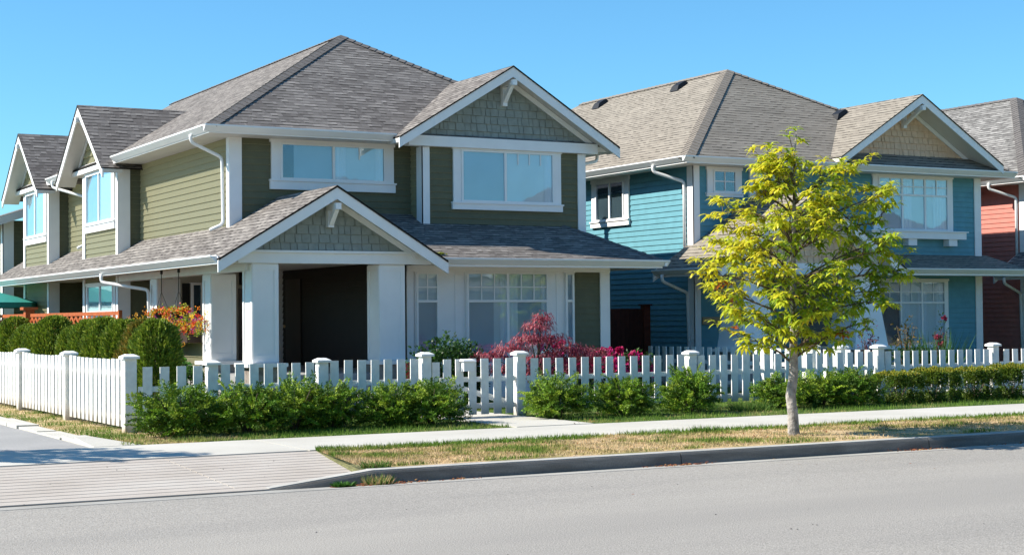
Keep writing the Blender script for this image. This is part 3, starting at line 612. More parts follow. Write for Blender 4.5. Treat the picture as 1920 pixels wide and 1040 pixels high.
#@@PART2
# ================================================================== GROUND
ASPH = mat_ramp('asphalt', [(.25, (.265, .252, .23)), (.5, (.305, .288, .26)), (.75, (.345, .325, .29))], .5, stretch=(.22, 1.3, 1), bump=.7, bscale=80, fine=.36)
LANEM = mat_ramp('lane_asphalt', [(.3, (.27, .27, .265)), (.7, (.34, .335, .325))], .8, bump=.4, bscale=110, fine=.2)
CONC = mat_ramp('concrete', [(.25, (.43, .415, .37)), (.5, (.485, .47, .42)), (.75, (.53, .515, .465))], .9, bump=.25, bscale=90, fine=.07)
CONCD = mat_ramp('driveway_concrete', [(.25, (.38, .34, .295)), (.5, (.43, .39, .345)), (.75, (.47, .44, .395))], 1.1, bump=.3, bscale=90, fine=.09)
GUTC = mat_ramp('gutter_concrete', [(.25, (.27, .26, .235)), (.5, (.34, .33, .30)), (.75, (.40, .385, .35))], 1.2, bump=.3, bscale=80, fine=.15)
KERBM = mat_ramp('kerb_shaded_concrete', [(.25, (.13, .118, .10)), (.5, (.185, .17, .148)), (.75, (.27, .248, .215))], 1.6, bump=.3, bscale=60, fine=.1, stretch=(1, 1, 6))  # shade on the kerb face darkened into the colour
KTOP = mat_ramp('kerb_top', [(.3, (.36, .35, .32)), (.7, (.47, .455, .42))], 2, bump=.3, bscale=60, fine=.1)  # paler than the face, the lit top put into the colour
TURF = mat_ramp('dry_turf', [(.30, (.11, .15, .03)), (.42, (.26, .22, .09)), (.52, (.46, .34, .19)), (.62, (.52, .39, .24)), (.72, (.18, .20, .05))], 1.5, bump=.8, bscale=45, fine=.3)
SOIL = mat_ramp('soil', [(.3, (.035, .03, .018)), (.5, (.06, .065, .025)), (.7, (.05, .08, .02))], 2.5, bump=.8, bscale=40, fine=.3)
YARD = mat_ramp('lawn_green', [(.3, (.045, .09, .015)), (.55, (.07, .12, .02)), (.7, (.15, .15, .05))], 1.2, bump=.8, bscale=45, fine=.3)

def sheet(name, pts, m, **k): return struct(name, MB().slab(pts, k.pop('t', .1)), m, **k)
struct('ground', MB().box(-400, 500, 24.1, 700, -.5, -.02).box(-400, 500, -300, 24.1, -.7, -.30), SOIL)
sheet('road', [(-150, 5, -.15), (250, 5, -.15), (250, 15.83, -.13), (-150, 15.83, -.13)], ASPH)
sheet('gutter_strip', [(-60, 15.80, -.126), (200, 15.80, -.126), (200, 16.22, -.145), (-60, 16.22, -.145)], GUTC)
sheet('far_verge', [(-150, -60, 0), (250, -60, 0), (250, 4.9, 0), (-150, 4.9, 0)], TURF, t=.3)
# kerb, joined stones with gaps, lowered at the driveway
kb = MB(); segs = [(7.25, 11.345), (11.36, 15.40), (15.415, 19.45), (19.465, 23.5), (23.515, 29.6), (29.615, 36), (36.02, 60)]
def kerb_seg(mb, x0, x1, zt0, zt1):
    A = [(x0, 16.13, -.16), (x0, 16.30, -.16), (x0, 16.34, -.16)]
    P = lambda x, zt: [(x, 16.20, -.18), (x, 16.10+.10*0, -.18)]
    pr = lambda x, zt: [(x, 16.165, -.2), (x, 16.185, zt-.035), (x, 16.20, zt-.012), (x, 16.225, zt), (x, 16.37, zt), (x, 16.37, -.2)]
    a, b = pr(x0, zt0), pr(x1, zt1)
    for i in range(len(a)-1): mb.poly([a[i], a[i+1], b[i+1], b[i]])
    mb.poly(a); mb.poly(list(reversed(b)))
for a, b in segs: kerb_seg(kb, a, b, 0.005, 0.005)
kerb_seg(kb, 6.05, 7.248, -.125, 0.005)
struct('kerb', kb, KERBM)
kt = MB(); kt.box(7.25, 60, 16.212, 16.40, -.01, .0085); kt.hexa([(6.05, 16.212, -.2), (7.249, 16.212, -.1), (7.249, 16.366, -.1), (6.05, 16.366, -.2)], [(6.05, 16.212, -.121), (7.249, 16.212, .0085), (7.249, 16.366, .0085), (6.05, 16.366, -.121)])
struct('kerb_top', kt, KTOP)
# verge
struct('verge', MB().slab([(60, 16.372, 0), (60, 19.0, .012), (8.0, 19.0, .012), (7.5, 16.372, 0)], .3), TURF)
struct('verge_edge', MB().slab([(7.27, 16.372, -.09), (7.5, 16.372, .001), (8.0, 19.0, .013), (7.72, 19.0, .005)], .2), mat('edge_turf', (.17, .17, .075), .9, 12, .4, .5, 40))
# pavement slabs
pb = MB(); xs = [-6, -3, 0, 3.2, 7.62]+[7.635+3.1*i for i in range(19)]
for i in range(len(xs)-1): pb.slab([(xs[i], 19.01, .02), (xs[i+1]-.012, 19.01, .02), (xs[i+1]-.012, 20.98, .032), (xs[i], 20.98, .032)], .25)
struct('pavement', pb, CONC)
# driveway apron with raked grooves
db = MB(); n = 12; y0, y1 = 16.42, 18.95
zA = lambda y: -.128+(y-16.2)/(18.99-16.2)*.145
for (xa, xb_) in ((-8, 5.72), (5.735, 7.7)):
    for i in range(n):
        ya = y0+(y1-y0)*i/n; yb = y0+(y1-y0)*(i+1)/n-.028
        if xb_ > 6: 
            xr = lambda y: 7.24+(y-16.3)*.165
            db.slab([(xa, ya, zA(ya)), (xr(ya), ya, zA(ya)), (xr(yb), yb, zA(yb)), (xa, yb, zA(yb))], .05)
        else: db.slab([(xa, ya, zA(ya)), (xb_, ya, zA(ya)), (xb_, yb, zA(yb)), (xa, yb, zA(yb))], .05)
db.slab([(-8, 16.2, zA(16.2)), (6.0, 16.2, zA(16.2)), (7.2, 16.39, zA(16.4)), (-8, 16.39, zA(16.4))], .05)
db.slab([(-8, 16.2, zA(16.2)-.012), (7.2, 16.2, zA(16.2)-.012), (7.72, 19.0, zA(19)-.012), (-8, 19.0, zA(19)-.012)], .1)
struct('driveway', db, CONCD)
# side lane, its broken concrete edging and grass strip
struct('lane', MB().slab([(-1, 20.985, .015), (5.42, 20.985, .015), (5.42, 60, .015), (-1, 60, .015)], .2), LANEM)
eb = MB(); yy = 20.99
eb.hexa([(5.42, 20.99, -.1), (6.05, 20.99, -.1), (5.65, 22.0, -.1), (5.42, 22.0, -.1)], [(5.42, 20.99, .035), (6.05, 20.99, .035), (5.65, 22.0, .10), (5.42, 22.0, .10)])
yy = 22.02
while yy < 55:
    l = random.uniform(.5, 1.5); eb.box(5.43+random.uniform(-.03, .03), 5.78+random.uniform(-.08, .1), yy, yy+l, -.1, .045+random.uniform(-.012, .02)); yy += l+random.uniform(.02, .12)
struct('lane_edging', eb, CONC)
struct('verge_strip', MB().slab([(5.6, 20.99, .02), (7.0, 20.99, .02), (7.0, 60, .03), (5.6, 60, .03)], .2), TURF)
struct('lawn', MB().slab([(7.0, 20.99, .025), (70, 20.99, .025), (70, 60, .035), (7.0, 60, .035)], .2), YARD)
struct('path', MB().slab([(11.75, 20.99, .04), (13.1, 20.99, .04), (13.1, 28.1, .05), (11.75, 28.1, .05)], .06), CONC)
struct('garden_path', MB().slab([(24.6, 20.99, .04), (25.8, 20.99, .04), (25.8, 30, .05), (24.6, 30, .05)], .06), CONC)

# ================================================================== BLADES, LEAVES
def mesh_colored(name, V, Fc, C, m, smooth=False):
    """V (n,3); Fc list/array of faces; C (n,3) vertex colours"""
    me = bpy.data.meshes.new(name); me.from_pydata(V.tolist() if hasattr(V, 'tolist') else V, [], Fc.tolist() if hasattr(Fc, 'tolist') else Fc)
    a = me.color_attributes.new('Col', 'FLOAT_COLOR', 'POINT')
    c4 = np.ones((len(V), 4), dtype=np.float32); c4[:, :3] = C; a.data.foreach_set('color', c4.ravel()); me.materials.append(m)
    return me
def pick(pal, n, jit=.15):
    pal = np.array(pal); c = pal[rng.integers(0, len(pal), n)]; return np.clip(c*(1+rng.normal(0, jit, (n, 1))), 0, 1)
def norm(a): return a/np.maximum(np.linalg.norm(a, axis=1, keepdims=True), 1e-6)
def leaf_mesh(name, P, D, U, Ln, Wd, C, m, droop=.35):
    """leaves: base P, direction D, up U, length, width; each leaf 5 points, folded and drooping"""
    n = len(P); D = norm(D); S = norm(np.cross(D, U)); U2 = np.cross(S, D); Ln = Ln[:, None]; Wd = Wd[:, None]
    V = np.empty((n, 6, 3)); 
    V[:, 0] = P; V[:, 1] = P+D*Ln*.38+S*Wd*.5+U2*Wd*.12; V[:, 2] = P+D*Ln*.38-S*Wd*.5+U2*Wd*.12
    V[:, 3] = P+D*Ln*.74+S*Wd*.34-U2*Ln*droop*.30; V[:, 4] = P+D*Ln*.74-S*Wd*.34-U2*Ln*droop*.30; V[:, 5] = P+D*Ln*.97-U2*Ln*droop*.72
    b = (np.arange(n)*6)[:, None]
    F3 = np.concatenate([b+[0, 2, 1], b+[3, 4, 5]]); F4 = b+[1, 2, 4, 3]
    return mesh_colored(name, V.reshape(-1, 3), F3.tolist()+F4.tolist(), np.repeat(C, 6, axis=0), m)
def blade_mesh(name, P, D, Ln, Wd, C, m):
    n = len(P); S = norm(np.cross(D, rng.normal(0, 1, (n, 3)))); V = np.empty((n, 3, 3))
    V[:, 0] = P-S*Wd[:, None]/2; V[:, 1] = P+S*Wd[:, None]/2; V[:, 2] = P+norm(D)*Ln[:, None]
    return mesh_colored(name, V.reshape(-1, 3), np.arange(n*3).reshape(n, 3), np.repeat(C, 3, axis=0), m)

def grass_patch(name, n, region, label, cat, hgt, dry, wd=.012):
    P = []; C = []; H_ = []
    while len(P) < n:
        x, y = region()
        if y > 20.9 and (11.72 < x < 13.12 or 24.6 < x < 25.8): continue
        v = noise.noise(Vector((x*.75, y*1.1, 3.1)))*1.2+.9*noise.noise(Vector((x*2.6, y*3.2, 9)))
        d = dry(x, y)+v*.9
        if d > .45: c = (.55, .41, .23); h = hgt*.45
        elif d > .1: c = (.42, .34, .15); h = hgt*.6
        elif d > -.15: c = (.22, .26, .06); h = hgt*.85
        else: c = (.11, .20, .025); h = hgt
        if d > .45 and random.random() < .35: continue
        if ((x-15.4)/1.3)**2+((y-17.1)/.7)**2+v*.5 < 1 and y < 19 and random.random() < .8: continue
        P.append((x, y, .015)); k = random.uniform(.7, 1.25); C.append((c[0]*k, c[1]*k, c[2]*k)); H_.append(h*random.uniform(.5, 1.3))
    P = np.array(P); D = rng.normal(0, .35, (n, 3)); D[:, 2] = 1
    o = link(name, blade_mesh(name, P, D, np.array(H_), np.full(n, wd), np.array(C), GRASS)); tag(o, label, cat); o['kind'] = 'stuff'; return o
def near_x(a, b, p=1.5): return a+(b-a)*random.random()**p
def reg_verge():
    y = random.uniform(16.44, 19.02); return near_x(7.24+(y-16.37)*.18, 30), y
def dry_v(x, y):
    e = min(y-16.37, 19.0-y); g = -.45 if (y > 18.55) else (.15 if y < 16.55 else .42)
    return g+(.35 if 14.6 < x < 17.5 and y < 18 else 0)-(.15 if x > 17.5 else 0)
grass_patch('grass', 60000, reg_verge, 'patchy sunburnt grass of the kerbside verge', 'grass', .065, dry_v)
grass_patch('grass', 30000, lambda: (near_x(6.9, 30), random.uniform(21.0, 23.4)) if random.random() < .75 else (random.uniform(5.8, 7.2), near_x(21.0, 33)), 'green grass strip between pavement and picket fence', 'grass', .08,
            lambda x, y: -.35 if x > 7.6 else .12)
grass_patch('grass', 26000, lambda: (near_x(7.2, 28, 1.2), random.uniform(23.6, 27.8)) , 'front garden lawn seen through the picket fence', 'grass', .07, lambda x, y: -.3)

# weeds and litter by the kerb
def clump(name, label, cat, c, n, r, h, pal, wd=.014, lean=.5, group=None):
    a = rng.uniform(0, 2*math.pi, n); q = rng.uniform(0, 1, n)**.6*r
    P = np.stack([c[0]+np.cos(a)*q, c[1]+np.sin(a)*q*.6, np.full(n, c[2])], 1)
    D = np.stack([np.cos(a)*lean, np.sin(a)*lean, np.ones(n)], 1)+rng.normal(0, .25, (n, 3))
    o = link(name, blade_mesh(name, P, D, rng.uniform(.4, 1, n)*h, np.full(n, wd), pick(pal, n), GRASS))
    return tag(o, label, cat, group)
G1 = [(.09, .19, .03), (.06, .14, .02), (.16, .22, .05)]
clump('weed', 'tuft of green and straw weeds growing at the foot of the kerb', 'weeds', (7.25, 16.05, -.135), 240, .17, .15, G1+[(.48, .36, .18), (.42, .28, .12), (.5, .40, .2)])
clump('weed', 'small dark green weed left of the straw tuft at the kerb', 'weeds', (6.82, 16.03, -.135), 240, .10, .09, [(.05, .14, .02)], .03, 1.2)
clump('weed', 'grassy weed sprouting at the pointed end of the verge', 'weeds', (7.42, 16.5, .0), 200, .18, .13, G1)
clump('weed', 'green tuft beside the street tree on the verge', 'weeds', (13.55, 18.7, .01), 260, .25, .14, G1)
clump('weed', 'leafy weeds in front of the fence gap behind the street tree', 'weeds', (17.15, 22.3, .03), 420, .45, .24, G1)
def litter(label, spots):
    P = []; 
    for (x0, x1, y0, y1, z, n) in spots:
        for _ in range(n): P.append((random.triangular(x0, x1, (x0+x1)/2), random.uniform(y0, y1), z+random.uniform(0, .015)))
    P = np.array(P); n = len(P); D = rng.normal(0, 1, (n, 3)); D[:, 2] *= .2
    o = link('fallen_leaves', leaf_mesh('fallen_leaves', P, D, np.tile((0, 0, 1.), (n, 1))+rng.normal(0, .3, (n, 3)), rng.uniform(.03, .06, n), rng.uniform(.015, .03, n), pick([(.38, .14, .06), (.30, .10, .05), (.42, .25, .10), (.2, .08, .04)], n), LEAF))
    tag(o, label, 'fallen leaves'); o['kind'] = 'stuff'
litter('brown leaf litter drifted along the kerb', [(6.6, 7.9, 15.95, 16.15, -.14, 260), (7.9, 8.6, 16.0, 16.14, -.14, 30), (10.7, 11.9, 15.98, 16.14, -.14, 130), (14.6, 15.9, 15.98, 16.14, -.14, 110), (16.3, 18, 15.98, 16.14, -.14, 60), (12.3, 14.8, 20.9, 21.6, .05, 18), (7.3, 30, 13, 16.1, -.135, 40), (9, 20, 16.4, 18.9, .03, 90)])
def pebbles():
    mb = MB()
    for _ in range(70):
        x, y = random.uniform(2, 20), random.uniform(8, 15.9); r = random.uniform(.003, .008)
        mb.box(x, x+r*2, y, y+r*1.5, -.135, -.135+r*.8)
    for _ in range(16):
        x, y = random.uniform(3, 7), random.uniform(15.9, 18.8); r = random.uniform(.003, .007); z = zA(y) if y > 16.2 else -.13
        mb.box(x, x+r*2, y, y+r*1.5, z, z+r)
    o = struct('pebbles', mb, mat('pebble', (.16, .15, .14), .9, 9, .3), 'stuff', 'tiny loose stones scattered over road and driveway', 'pebbles')
pebbles()
# flat leaf in the road
# ================================================================== FENCES
def fpost(F, u, zt, parent, w=.155, name='post'):
    mb = MB(); F.box(mb, u-w/2, u+w/2, -.03, zt-.055, -w/2, w/2); p = part(name, mb, WHITE_F, parent, bevel=.006)
    cb = MB(); P = F.P; e = w/2+.038
    cb.hexa([P(u-e, zt-.055, -e), P(u+e, zt-.055, -e), P(u+e, zt-.055, e), P(u-e, zt-.055, e)], [P(u-e, zt-.02, -e), P(u+e, zt-.02, -e), P(u+e, zt-.02, e), P(u-e, zt-.02, e)])
    cb.hexa([P(u-e, zt-.0199, -e), P(u+e, zt-.0199, -e), P(u+e, zt-.0199, e), P(u-e, zt-.0199, e)], [P(u-e*.45, zt+.015, -e*.45), P(u+e*.45, zt+.015, -e*.45), P(u+e*.45, zt+.015, e*.45), P(u-e*.45, zt+.015, e*.45)])
    part('post_cap', cb, WHITE_F, p, bevel=.004)
def fpanel(F, u0, u1, zt, parent, pitch=.247, pw=.14, dip=0.0, base=.12, rails=(.22, .655), name='picket_panel'):
    mb = MB(); n = max(1, round((u1-u0)/pitch)); p = (u1-u0)/n
    for i in range(n):
        c = u0+p*(i+.5); k = (i+.5)/n; z = zt-dip*4*k*(1-k)+random.uniform(-.004, .004); j = random.uniform(-.004, .004); lean = random.uniform(-.006, .006)
        P = F.P; a, b = c-pw/2+j, c+pw/2+j
        mb.hexa([P(a-lean, base, .012), P(b-lean, base, .012), P(b-lean, base, .034), P(a-lean, base, .034)], [P(a+lean, z, .012), P(b+lean, z, .012), P(b+lean, z, .034), P(a+lean, z, .034)])
    for r in rails: F.box(mb, u0, u1, r-.04, r+.04, -.03, .0115)
    return part(name, mb, WHITE_F, parent)
FR = Face('y', 23.5)
f1 = thing('picket_fence', 'white picket fence behind the long yew clump, from corner post to left gate post', 'fence', (9, 23.5, 0))
for u, zt in ((7.854, 1.05), (9.65, 1.05), (11.45, 1.11)): fpost(FR, u, zt, f1)
fpanel(FR, 6.73, 7.76, .985, f1); fpanel(FR, 7.95, 9.56, 1.0, f1); fpanel(FR, 9.74, 11.36, 1.02, f1)
f2 = thing('picket_fence', 'white picket fence from the garden gate to the lot corner, behind the middle yews', 'fence', (17, 23.5, 0))
for u, zt in ((13.211, 1.10), (16.718, 1.045), (21.115, 1.08)): fpost(FR, u, zt, f2)
fpanel(FR, 13.36, 16.62, .985, f2); fpanel(FR, 16.81, 21.0, .965, f2)
f3 = thing('picket_fence', 'white picket fence above the clipped boxwood hedge at the right', 'fence', (22.5, 23.5, 0))
fpost(FR, 24.14, 1.07, f3); fpanel(FR, 21.22, 24.04, .962, f3, pitch=.243)
f4 = thing('garden_gate', 'white picket gate with diagonal brace at the right edge', 'gate', (25.3, 23.5, 0))
gp = fpanel(FR, 24.35, 25.6, .955, f4, rails=(.25, .66)); b = MB().bar((24.35, 23.525, .63), (25.55, 23.525, .28), .09, .03, up=(0, 1, 0)); part('brace', b, WHITE_F, f4)
f7 = thing('picket_fence', 'last white picket stretch beyond the right hand gate', 'fence', (28, 23.5, 0)); fpost(FR, 25.8, 1.07, f7); fpanel(FR, 25.95, 31, .955, f7)
# gate by the path
FGt = Face('y', 23.62)
g = thing('garden_gate', 'white picket garden gate with a diagonal brace, across the front path', 'gate', (12.3, 23.6, 0))
fpanel(Face('y', 23.5), 11.72, 13.12, 1.0, g, pitch=.233, base=.08, rails=(.22, .66)); b = MB().bar((11.75, 23.525, .62), (13.05, 23.525, .25), .09, .03, up=(0, 1, 0)); part('brace', b, WHITE_F, g)
fpm = MB(); Face('y', 23.5).box(fpm, 11.57, 11.70, .1, .955, .012, .034); part('picket', fpm, WHITE_F, g)
lb = MB().box(12.08, 12.27, 23.34, 23.44, .80, .96); lt = tag(link('letter_box', lb.mesh('letter_box', WHITE)), 'small white letter box fixed on the gate picket', 'letter box')
lc = MB().hexa([(12.05, 23.31, .961), (12.30, 23.31, .961), (12.30, 23.46, .961), (12.05, 23.46, .961)], [(12.07, 23.33, .985), (12.28, 23.33, .985), (12.28, 23.46, 1.0), (12.07, 23.46, 1.0)]); part('lid', lc, WHITE, lt)
# side fence along the lane (sunlit)
FS = Face('x', 6.62)
f5 = thing('picket_fence', 'bright sunlit picket fence along the side lane, left of the corner post', 'fence', (6.62, 28, 0))
ys = [23.6, 27.25, 30.85, 34.5, 38.2, 42, 46, 50]
for i, y in enumerate(ys): fpost(FS, y, 1.165, f5, w=.175)
for a, b in zip(ys[:-1], ys[1:]): fpanel(FS, a+.13, b-.13, 1.115, f5, pitch=.262, pw=.165, dip=.03, base=.09, rails=(.22, .88))
# side fence between the two lots
FM = Face('x', 21.115)
f6 = thing('picket_fence', 'picket fence running back between the olive house and the teal house, half sunlit', 'fence', (21.1, 27, 0))
for y in (24.577, 25.437, 27.806): fpost(FM, y, 1.045 if y > 26 else 1.06, f6)
fpanel(FM, 23.65, 24.48, .985, f6); fpanel(FM, 24.68, 25.34, .98, f6, pitch=.25); fpanel(FM, 25.55, 27.7, .985, f6, pitch=.27); fpanel(FM, 27.92, 31.4, .985, f6, pitch=.30)
# cedar lattice fence
FC = Face('x', 9.05)
lf_ = thing('lattice_fence', 'orange cedar fence with a lattice top behind the clipped conifers', 'fence', (9.05, 38, 0))
cb = MB(); FC.box(cb, 33.0, 48, .1, 1.5, -.02, .02); part('boarding', cb, CEDAR, lf_)
lt_ = MB(); FC.box(lt_, 33.0, 41.1, 1.80, 1.88, -.03, .03); FC.box(lt_, 41.6, 48, 1.80, 1.88, -.03, .03); FC.box(lt_, 33.0, 48, 1.5, 1.56, -.031, .031); FC.box(lt_, 32.9, 33.0, 0, 1.9, -.035, .035)
y = 33.0
while y < 48:
    lt_.bar((9.04, y, 1.56), (9.04, y+.40, 1.81), .014, .075, up=(0, -1, 1)); lt_.bar((9.06, y+.40, 1.56), (9.06, y, 1.81), .014, .075, up=(0, 1, 1)); y += .40
part('lattice', lt_, CEDAR, lf_)
pp = MB(); FC.box(pp, 41.25, 41.5, 0, 1.98, -.11, .11); pc_ = part('post', pp, CEDAR, lf_); q = MB(); FC.box(q, 41.18, 41.57, 1.981, 2.05, -.18, .18); part('post_cap', q, CEDAR, pc_)
# dark board fence between houses
wf = thing('board_fence', 'dark red brown board fence closing the gap between olive and teal houses', 'fence', (21, 34, 0))
wb = MB(); xx = 18.9
while xx < 22.7: wb.box(xx, xx+.13, 34.0, 34.02, .1, 1.88+random.uniform(-.005, .005)); xx += .137
part('boarding', wb, CEDARD, wf); wp_ = MB().box(22.72, 22.92, 33.95, 34.1, 0, 1.95); wq = part('post', wp_, mat('post_stain', (.13, .03, .015), .7, 6, .2), wf); part('post_cap', MB().box(22.68, 22.96, 33.91, 34.14, 1.951, 1.99), CEDARD, wq)

# ================================================================== SHRUBS
def yew_mesh(seed, rx, ry, h, nsp=240, pal=((.08, .17, .010), (.14, .25, .015), (.27, .37, .028), (.045, .10, .008))):
    """mound of fan-shaped sprays of short needles, arching outward"""
    r = np.random.default_rng(seed); pal = np.array(pal)
    th = r.uniform(0, 2*np.pi, nsp); el = np.arcsin(r.uniform(-.30, .98, nsp)); k = r.uniform(.55, 1.0, nsp)+.20*(r.random(nsp) < .16)
    lump = 1+.10*np.sin(th*3+seed)+.08*np.sin(th*5+el*4+seed*2)
    tip = np.stack([np.cos(th)*np.cos(el)*rx*lump, np.sin(th)*np.cos(el)*ry*lump, .36*h+np.sin(el)*h*.64], 1)*np.stack([k, k, .5+.5*k], 1)
    out = norm(np.stack([np.cos(th)*np.cos(el), np.sin(th)*np.cos(el), np.sin(el)*.8+.25], 1)+r.normal(0, .28, (nsp, 3)))
    side = norm(np.cross(out, np.tile((0, 0, 1.), (nsp, 1))+r.normal(0, .45, (nsp, 3)))); upv = np.cross(side, out)
    Ls = r.uniform(.20, .38, nsp); tone = pal[r.integers(0, 4, nsp)]*r.uniform(.8, 1.2, (nsp, 1)); V = []; D = []; C = []
    for j in range(11):
        t = (j+.5)/11; ax_ = tip-out*(Ls*(1-t))[:, None]-upv*(.09*t*t*Ls/.25)[:, None]+upv*(.05*t)
        for sd in (-1, 1):
            tw = (.075*(1-.75*t)+.012)*r.uniform(.7, 1.2, nsp); dr = norm(out*.75+side*sd)
            for q in range(5):
                f = (q+.6)/5; p = ax_+dr*(tw*f)[:, None]; V.append(p); D.append(norm(dr+r.normal(0, .55, (nsp, 3)))); C.append(tone*(.85+.35*f*t+.1)*r.uniform(.8, 1.2, (nsp, 1)))
    V = np.concatenate(V); D = np.concatenate(D); C = np.concatenate(C); V[:, 2] = np.maximum(V[:, 2], .03); n = len(V)
    S = norm(np.cross(D, r.normal(0, 1, (n, 3)))); Ln = r.uniform(.030, .048, (n, 1)); Wd = .0075
    Q = np.empty((n, 4, 3)); Q[:, 0] = V; Q[:, 1] = V+D*Ln*.5+S*Wd; Q[:, 2] = V+D*Ln; Q[:, 3] = V+D*Ln*.5-S*Wd
    return mesh_colored('foliage', Q.reshape(-1, 3), np.arange(n*4).reshape(n, 4), np.repeat(C, 4, axis=0), NEEDLE)
def stems_mb(rx, ry, h, n=7, seed=0):
    mb = MB(); r = random.Random(seed)
    for i in range(n):
        a = i*2*math.pi/n+r.uniform(-.3, .3); mb.tube([(0.03*math.cos(a), .03*math.sin(a), 0), (rx*.3*math.cos(a), ry*.3*math.sin(a), h*.4), (rx*.6*math.cos(a), ry*.6*math.sin(a), h*.78)], [.022, .014, .006], 5)
    return mb
def shrub(name, label, cat, loc, fol, stem, scale=(1, 1, 1), rot=0, group=None):
    t = thing(name, label, cat, loc, group); t.scale = scale; t.rotation_euler = (0, 0, rot)
    a = bpy.data.objects.new('foliage', fol); COL.objects.link(a); a.parent = t
    b = bpy.data.objects.new('stems', stem); COL.objects.link(b); b.parent = t
    return t
YW = [yew_mesh(s, .76, .62, .80) for s in (3, 8, 15, 22)]; ST = stems_mb(.7, .55, .75).mesh('stems', BARKD)
yews = [  # x, y, sx, sy, sz, label
 (7.02, 22.3, 1.06, .95, .98, 'leftmost yew, spilling over the fence corner post'),
 (7.98, 22.3, 1.0, .95, 1.02, 'yew second from the corner post, in the long left clump'),
 (8.75, 22.4, .95, .95, 1.05, 'yew third from the corner post, in the long left clump'),
 (9.40, 22.5, .80, .95, .98, 'yew at the right end of the long left clump'),
 (10.28, 22.4, .74, .85, .88, 'small yew left of the gate clump, next to the gap'),
 (11.02, 22.4, .90, .95, .98, 'yew immediately left of the garden gate'),
 (13.35, 22.5, .82, .9, .98, 'yew immediately right of the garden gate'),
 (14.62, 22.5, .80, .9, .90, 'yew in the middle of the three between gate and tree'),
 (15.98, 22.5, .86, .9, 1.02, 'yew just left of the second fence post past the gate, left of the tree'),
 (18.0, 22.5, .84, .9, .84, 'yew directly behind the street tree trunk'),
 (18.85, 22.5, .80, .9, .88, 'yew second behind and right of the tree trunk'),
 (19.62, 22.55, .80, .9, .94, 'tallest yew of the right clump, beside the lot corner post'),
]
for i, (x, y, a, b, c, lb_) in enumerate(yews): shrub('yew_shrub', lb_, 'shrub', (x, y, .02), YW[i % 4], ST, (a, b, c), i*2.1, 'yew shrubs along the front fence')
def box_mesh(seed, a=.52, b=.42, h=.56, n=13000):
    r = np.random.default_rng(seed); th = r.uniform(0, 2*np.pi, n); v = r.uniform(-.75, 1, n)
    el = np.arcsin(v); e = .52
    sg = lambda q: np.sign(q)*np.abs(q)**e
    dirv = np.stack([sg(np.cos(th))*np.abs(np.cos(el))**e, sg(np.sin(th))*np.abs(np.cos(el))**e, sg(np.sin(el))], 1)
    k = r.uniform(.86, 1.03, n)*(1+.05*np.sin(th*4+seed)*np.cos(el*5))
    P = dirv*[a, b, h*.62]*k[:, None]; P[:, 2] += h*.42; P[:, 2] = np.clip(P[:, 2], .03, None)
    C = np.array([(.07, .13, .012), (.11, .18, .016), (.05, .09, .010), (.16, .22, .025)])[r.integers(0, 4, n)]*r.uniform(.7, 1.3, (n, 1))
    top = P[:, 2] > h*.93; C[top & (r.random(n) < .5)] = (.42, .38, .04)
    D = norm(dirv+r.normal(0, .7, (n, 3))); U = r.normal(0, 1, (n, 3))
    return leaf_mesh('foliage', P, D, U, r.uniform(.03, .05, n), r.uniform(.018, .028, n), C, LEAF, .1)
BX = [box_mesh(2), box_mesh(5)]; BST = stems_mb(.4, .3, .4, 5, 3).mesh('stems', BARKD)
for i, (x, lb_, sx, sz) in enumerate(((20.72, 'first clipped boxwood, against the last yew', .74, 1.0), (21.62, 'second clipped boxwood from the left', .76, 1.08), (22.68, 'third clipped boxwood, right of the gap', .78, 1.06), (23.62, 'rightmost clipped boxwood with a yellow green top', .84, 1.12))):
    shrub('boxwood_shrub', lb_, 'shrub', (x, 22.55, .02), BX[i % 2], BST, (sx, .95, sz), (i % 2)*3.14, 'clipped boxwoods under the right fence')
# columnar conifers behind the side fence
def thuja_mesh(seed, n=9500, pal=((.15, .23, .02), (.21, .29, .025), (.10, .16, .015), (.28, .33, .04))):
    r = np.random.default_rng(seed); z = r.uniform(0, 1, n)**.85; th = r.uniform(0, 2*np.pi, n)
    prof = (.43+.03*np.sin(z*9+seed))*np.sqrt(np.clip(1-z**9, 0, 1))*(1-.14*z); rad = prof*r.uniform(.74, 1.06, n)*(1+.09*np.sin(th*6+z*4+seed)+.05*np.sin(z*16+th*3))
    P = np.stack([np.cos(th)*rad, np.sin(th)*rad, z*1.62+.03], 1)
    D = np.stack([np.cos(th)*.7, np.sin(th)*.7, np.full(n, .9)], 1)+r.normal(0, .3, (n, 3))
    C = np.array(pal)[r.integers(0, len(pal), n)]*r.uniform(.7, 1.3, (n, 1))
    return leaf_mesh('foliage', P, D, r.normal(0, 1, (n, 3)), r.uniform(.06, .11, n), r.uniform(.02, .04, n), C, NEEDLE, -.2)
TH = [thuja_mesh(1), thuja_mesh(4)]; THB = thuja_mesh(9, pal=((.26, .20, .03), (.18, .19, .025), (.32, .22, .04), (.13, .16, .02)))
TS = MB().tube([(0, 0, 0), (0, 0, .8), (0, 0, 1.4)], [.05, .035, .01], 6).mesh('trunk', BARKD)
ordn = ['nearest', 'second', 'third', 'fourth', 'fifth', 'sixth', 'seventh', 'eighth', 'ninth', 'tenth', 'eleventh', 'twelfth', 'thirteenth', 'fourteenth']
yc = 26.35
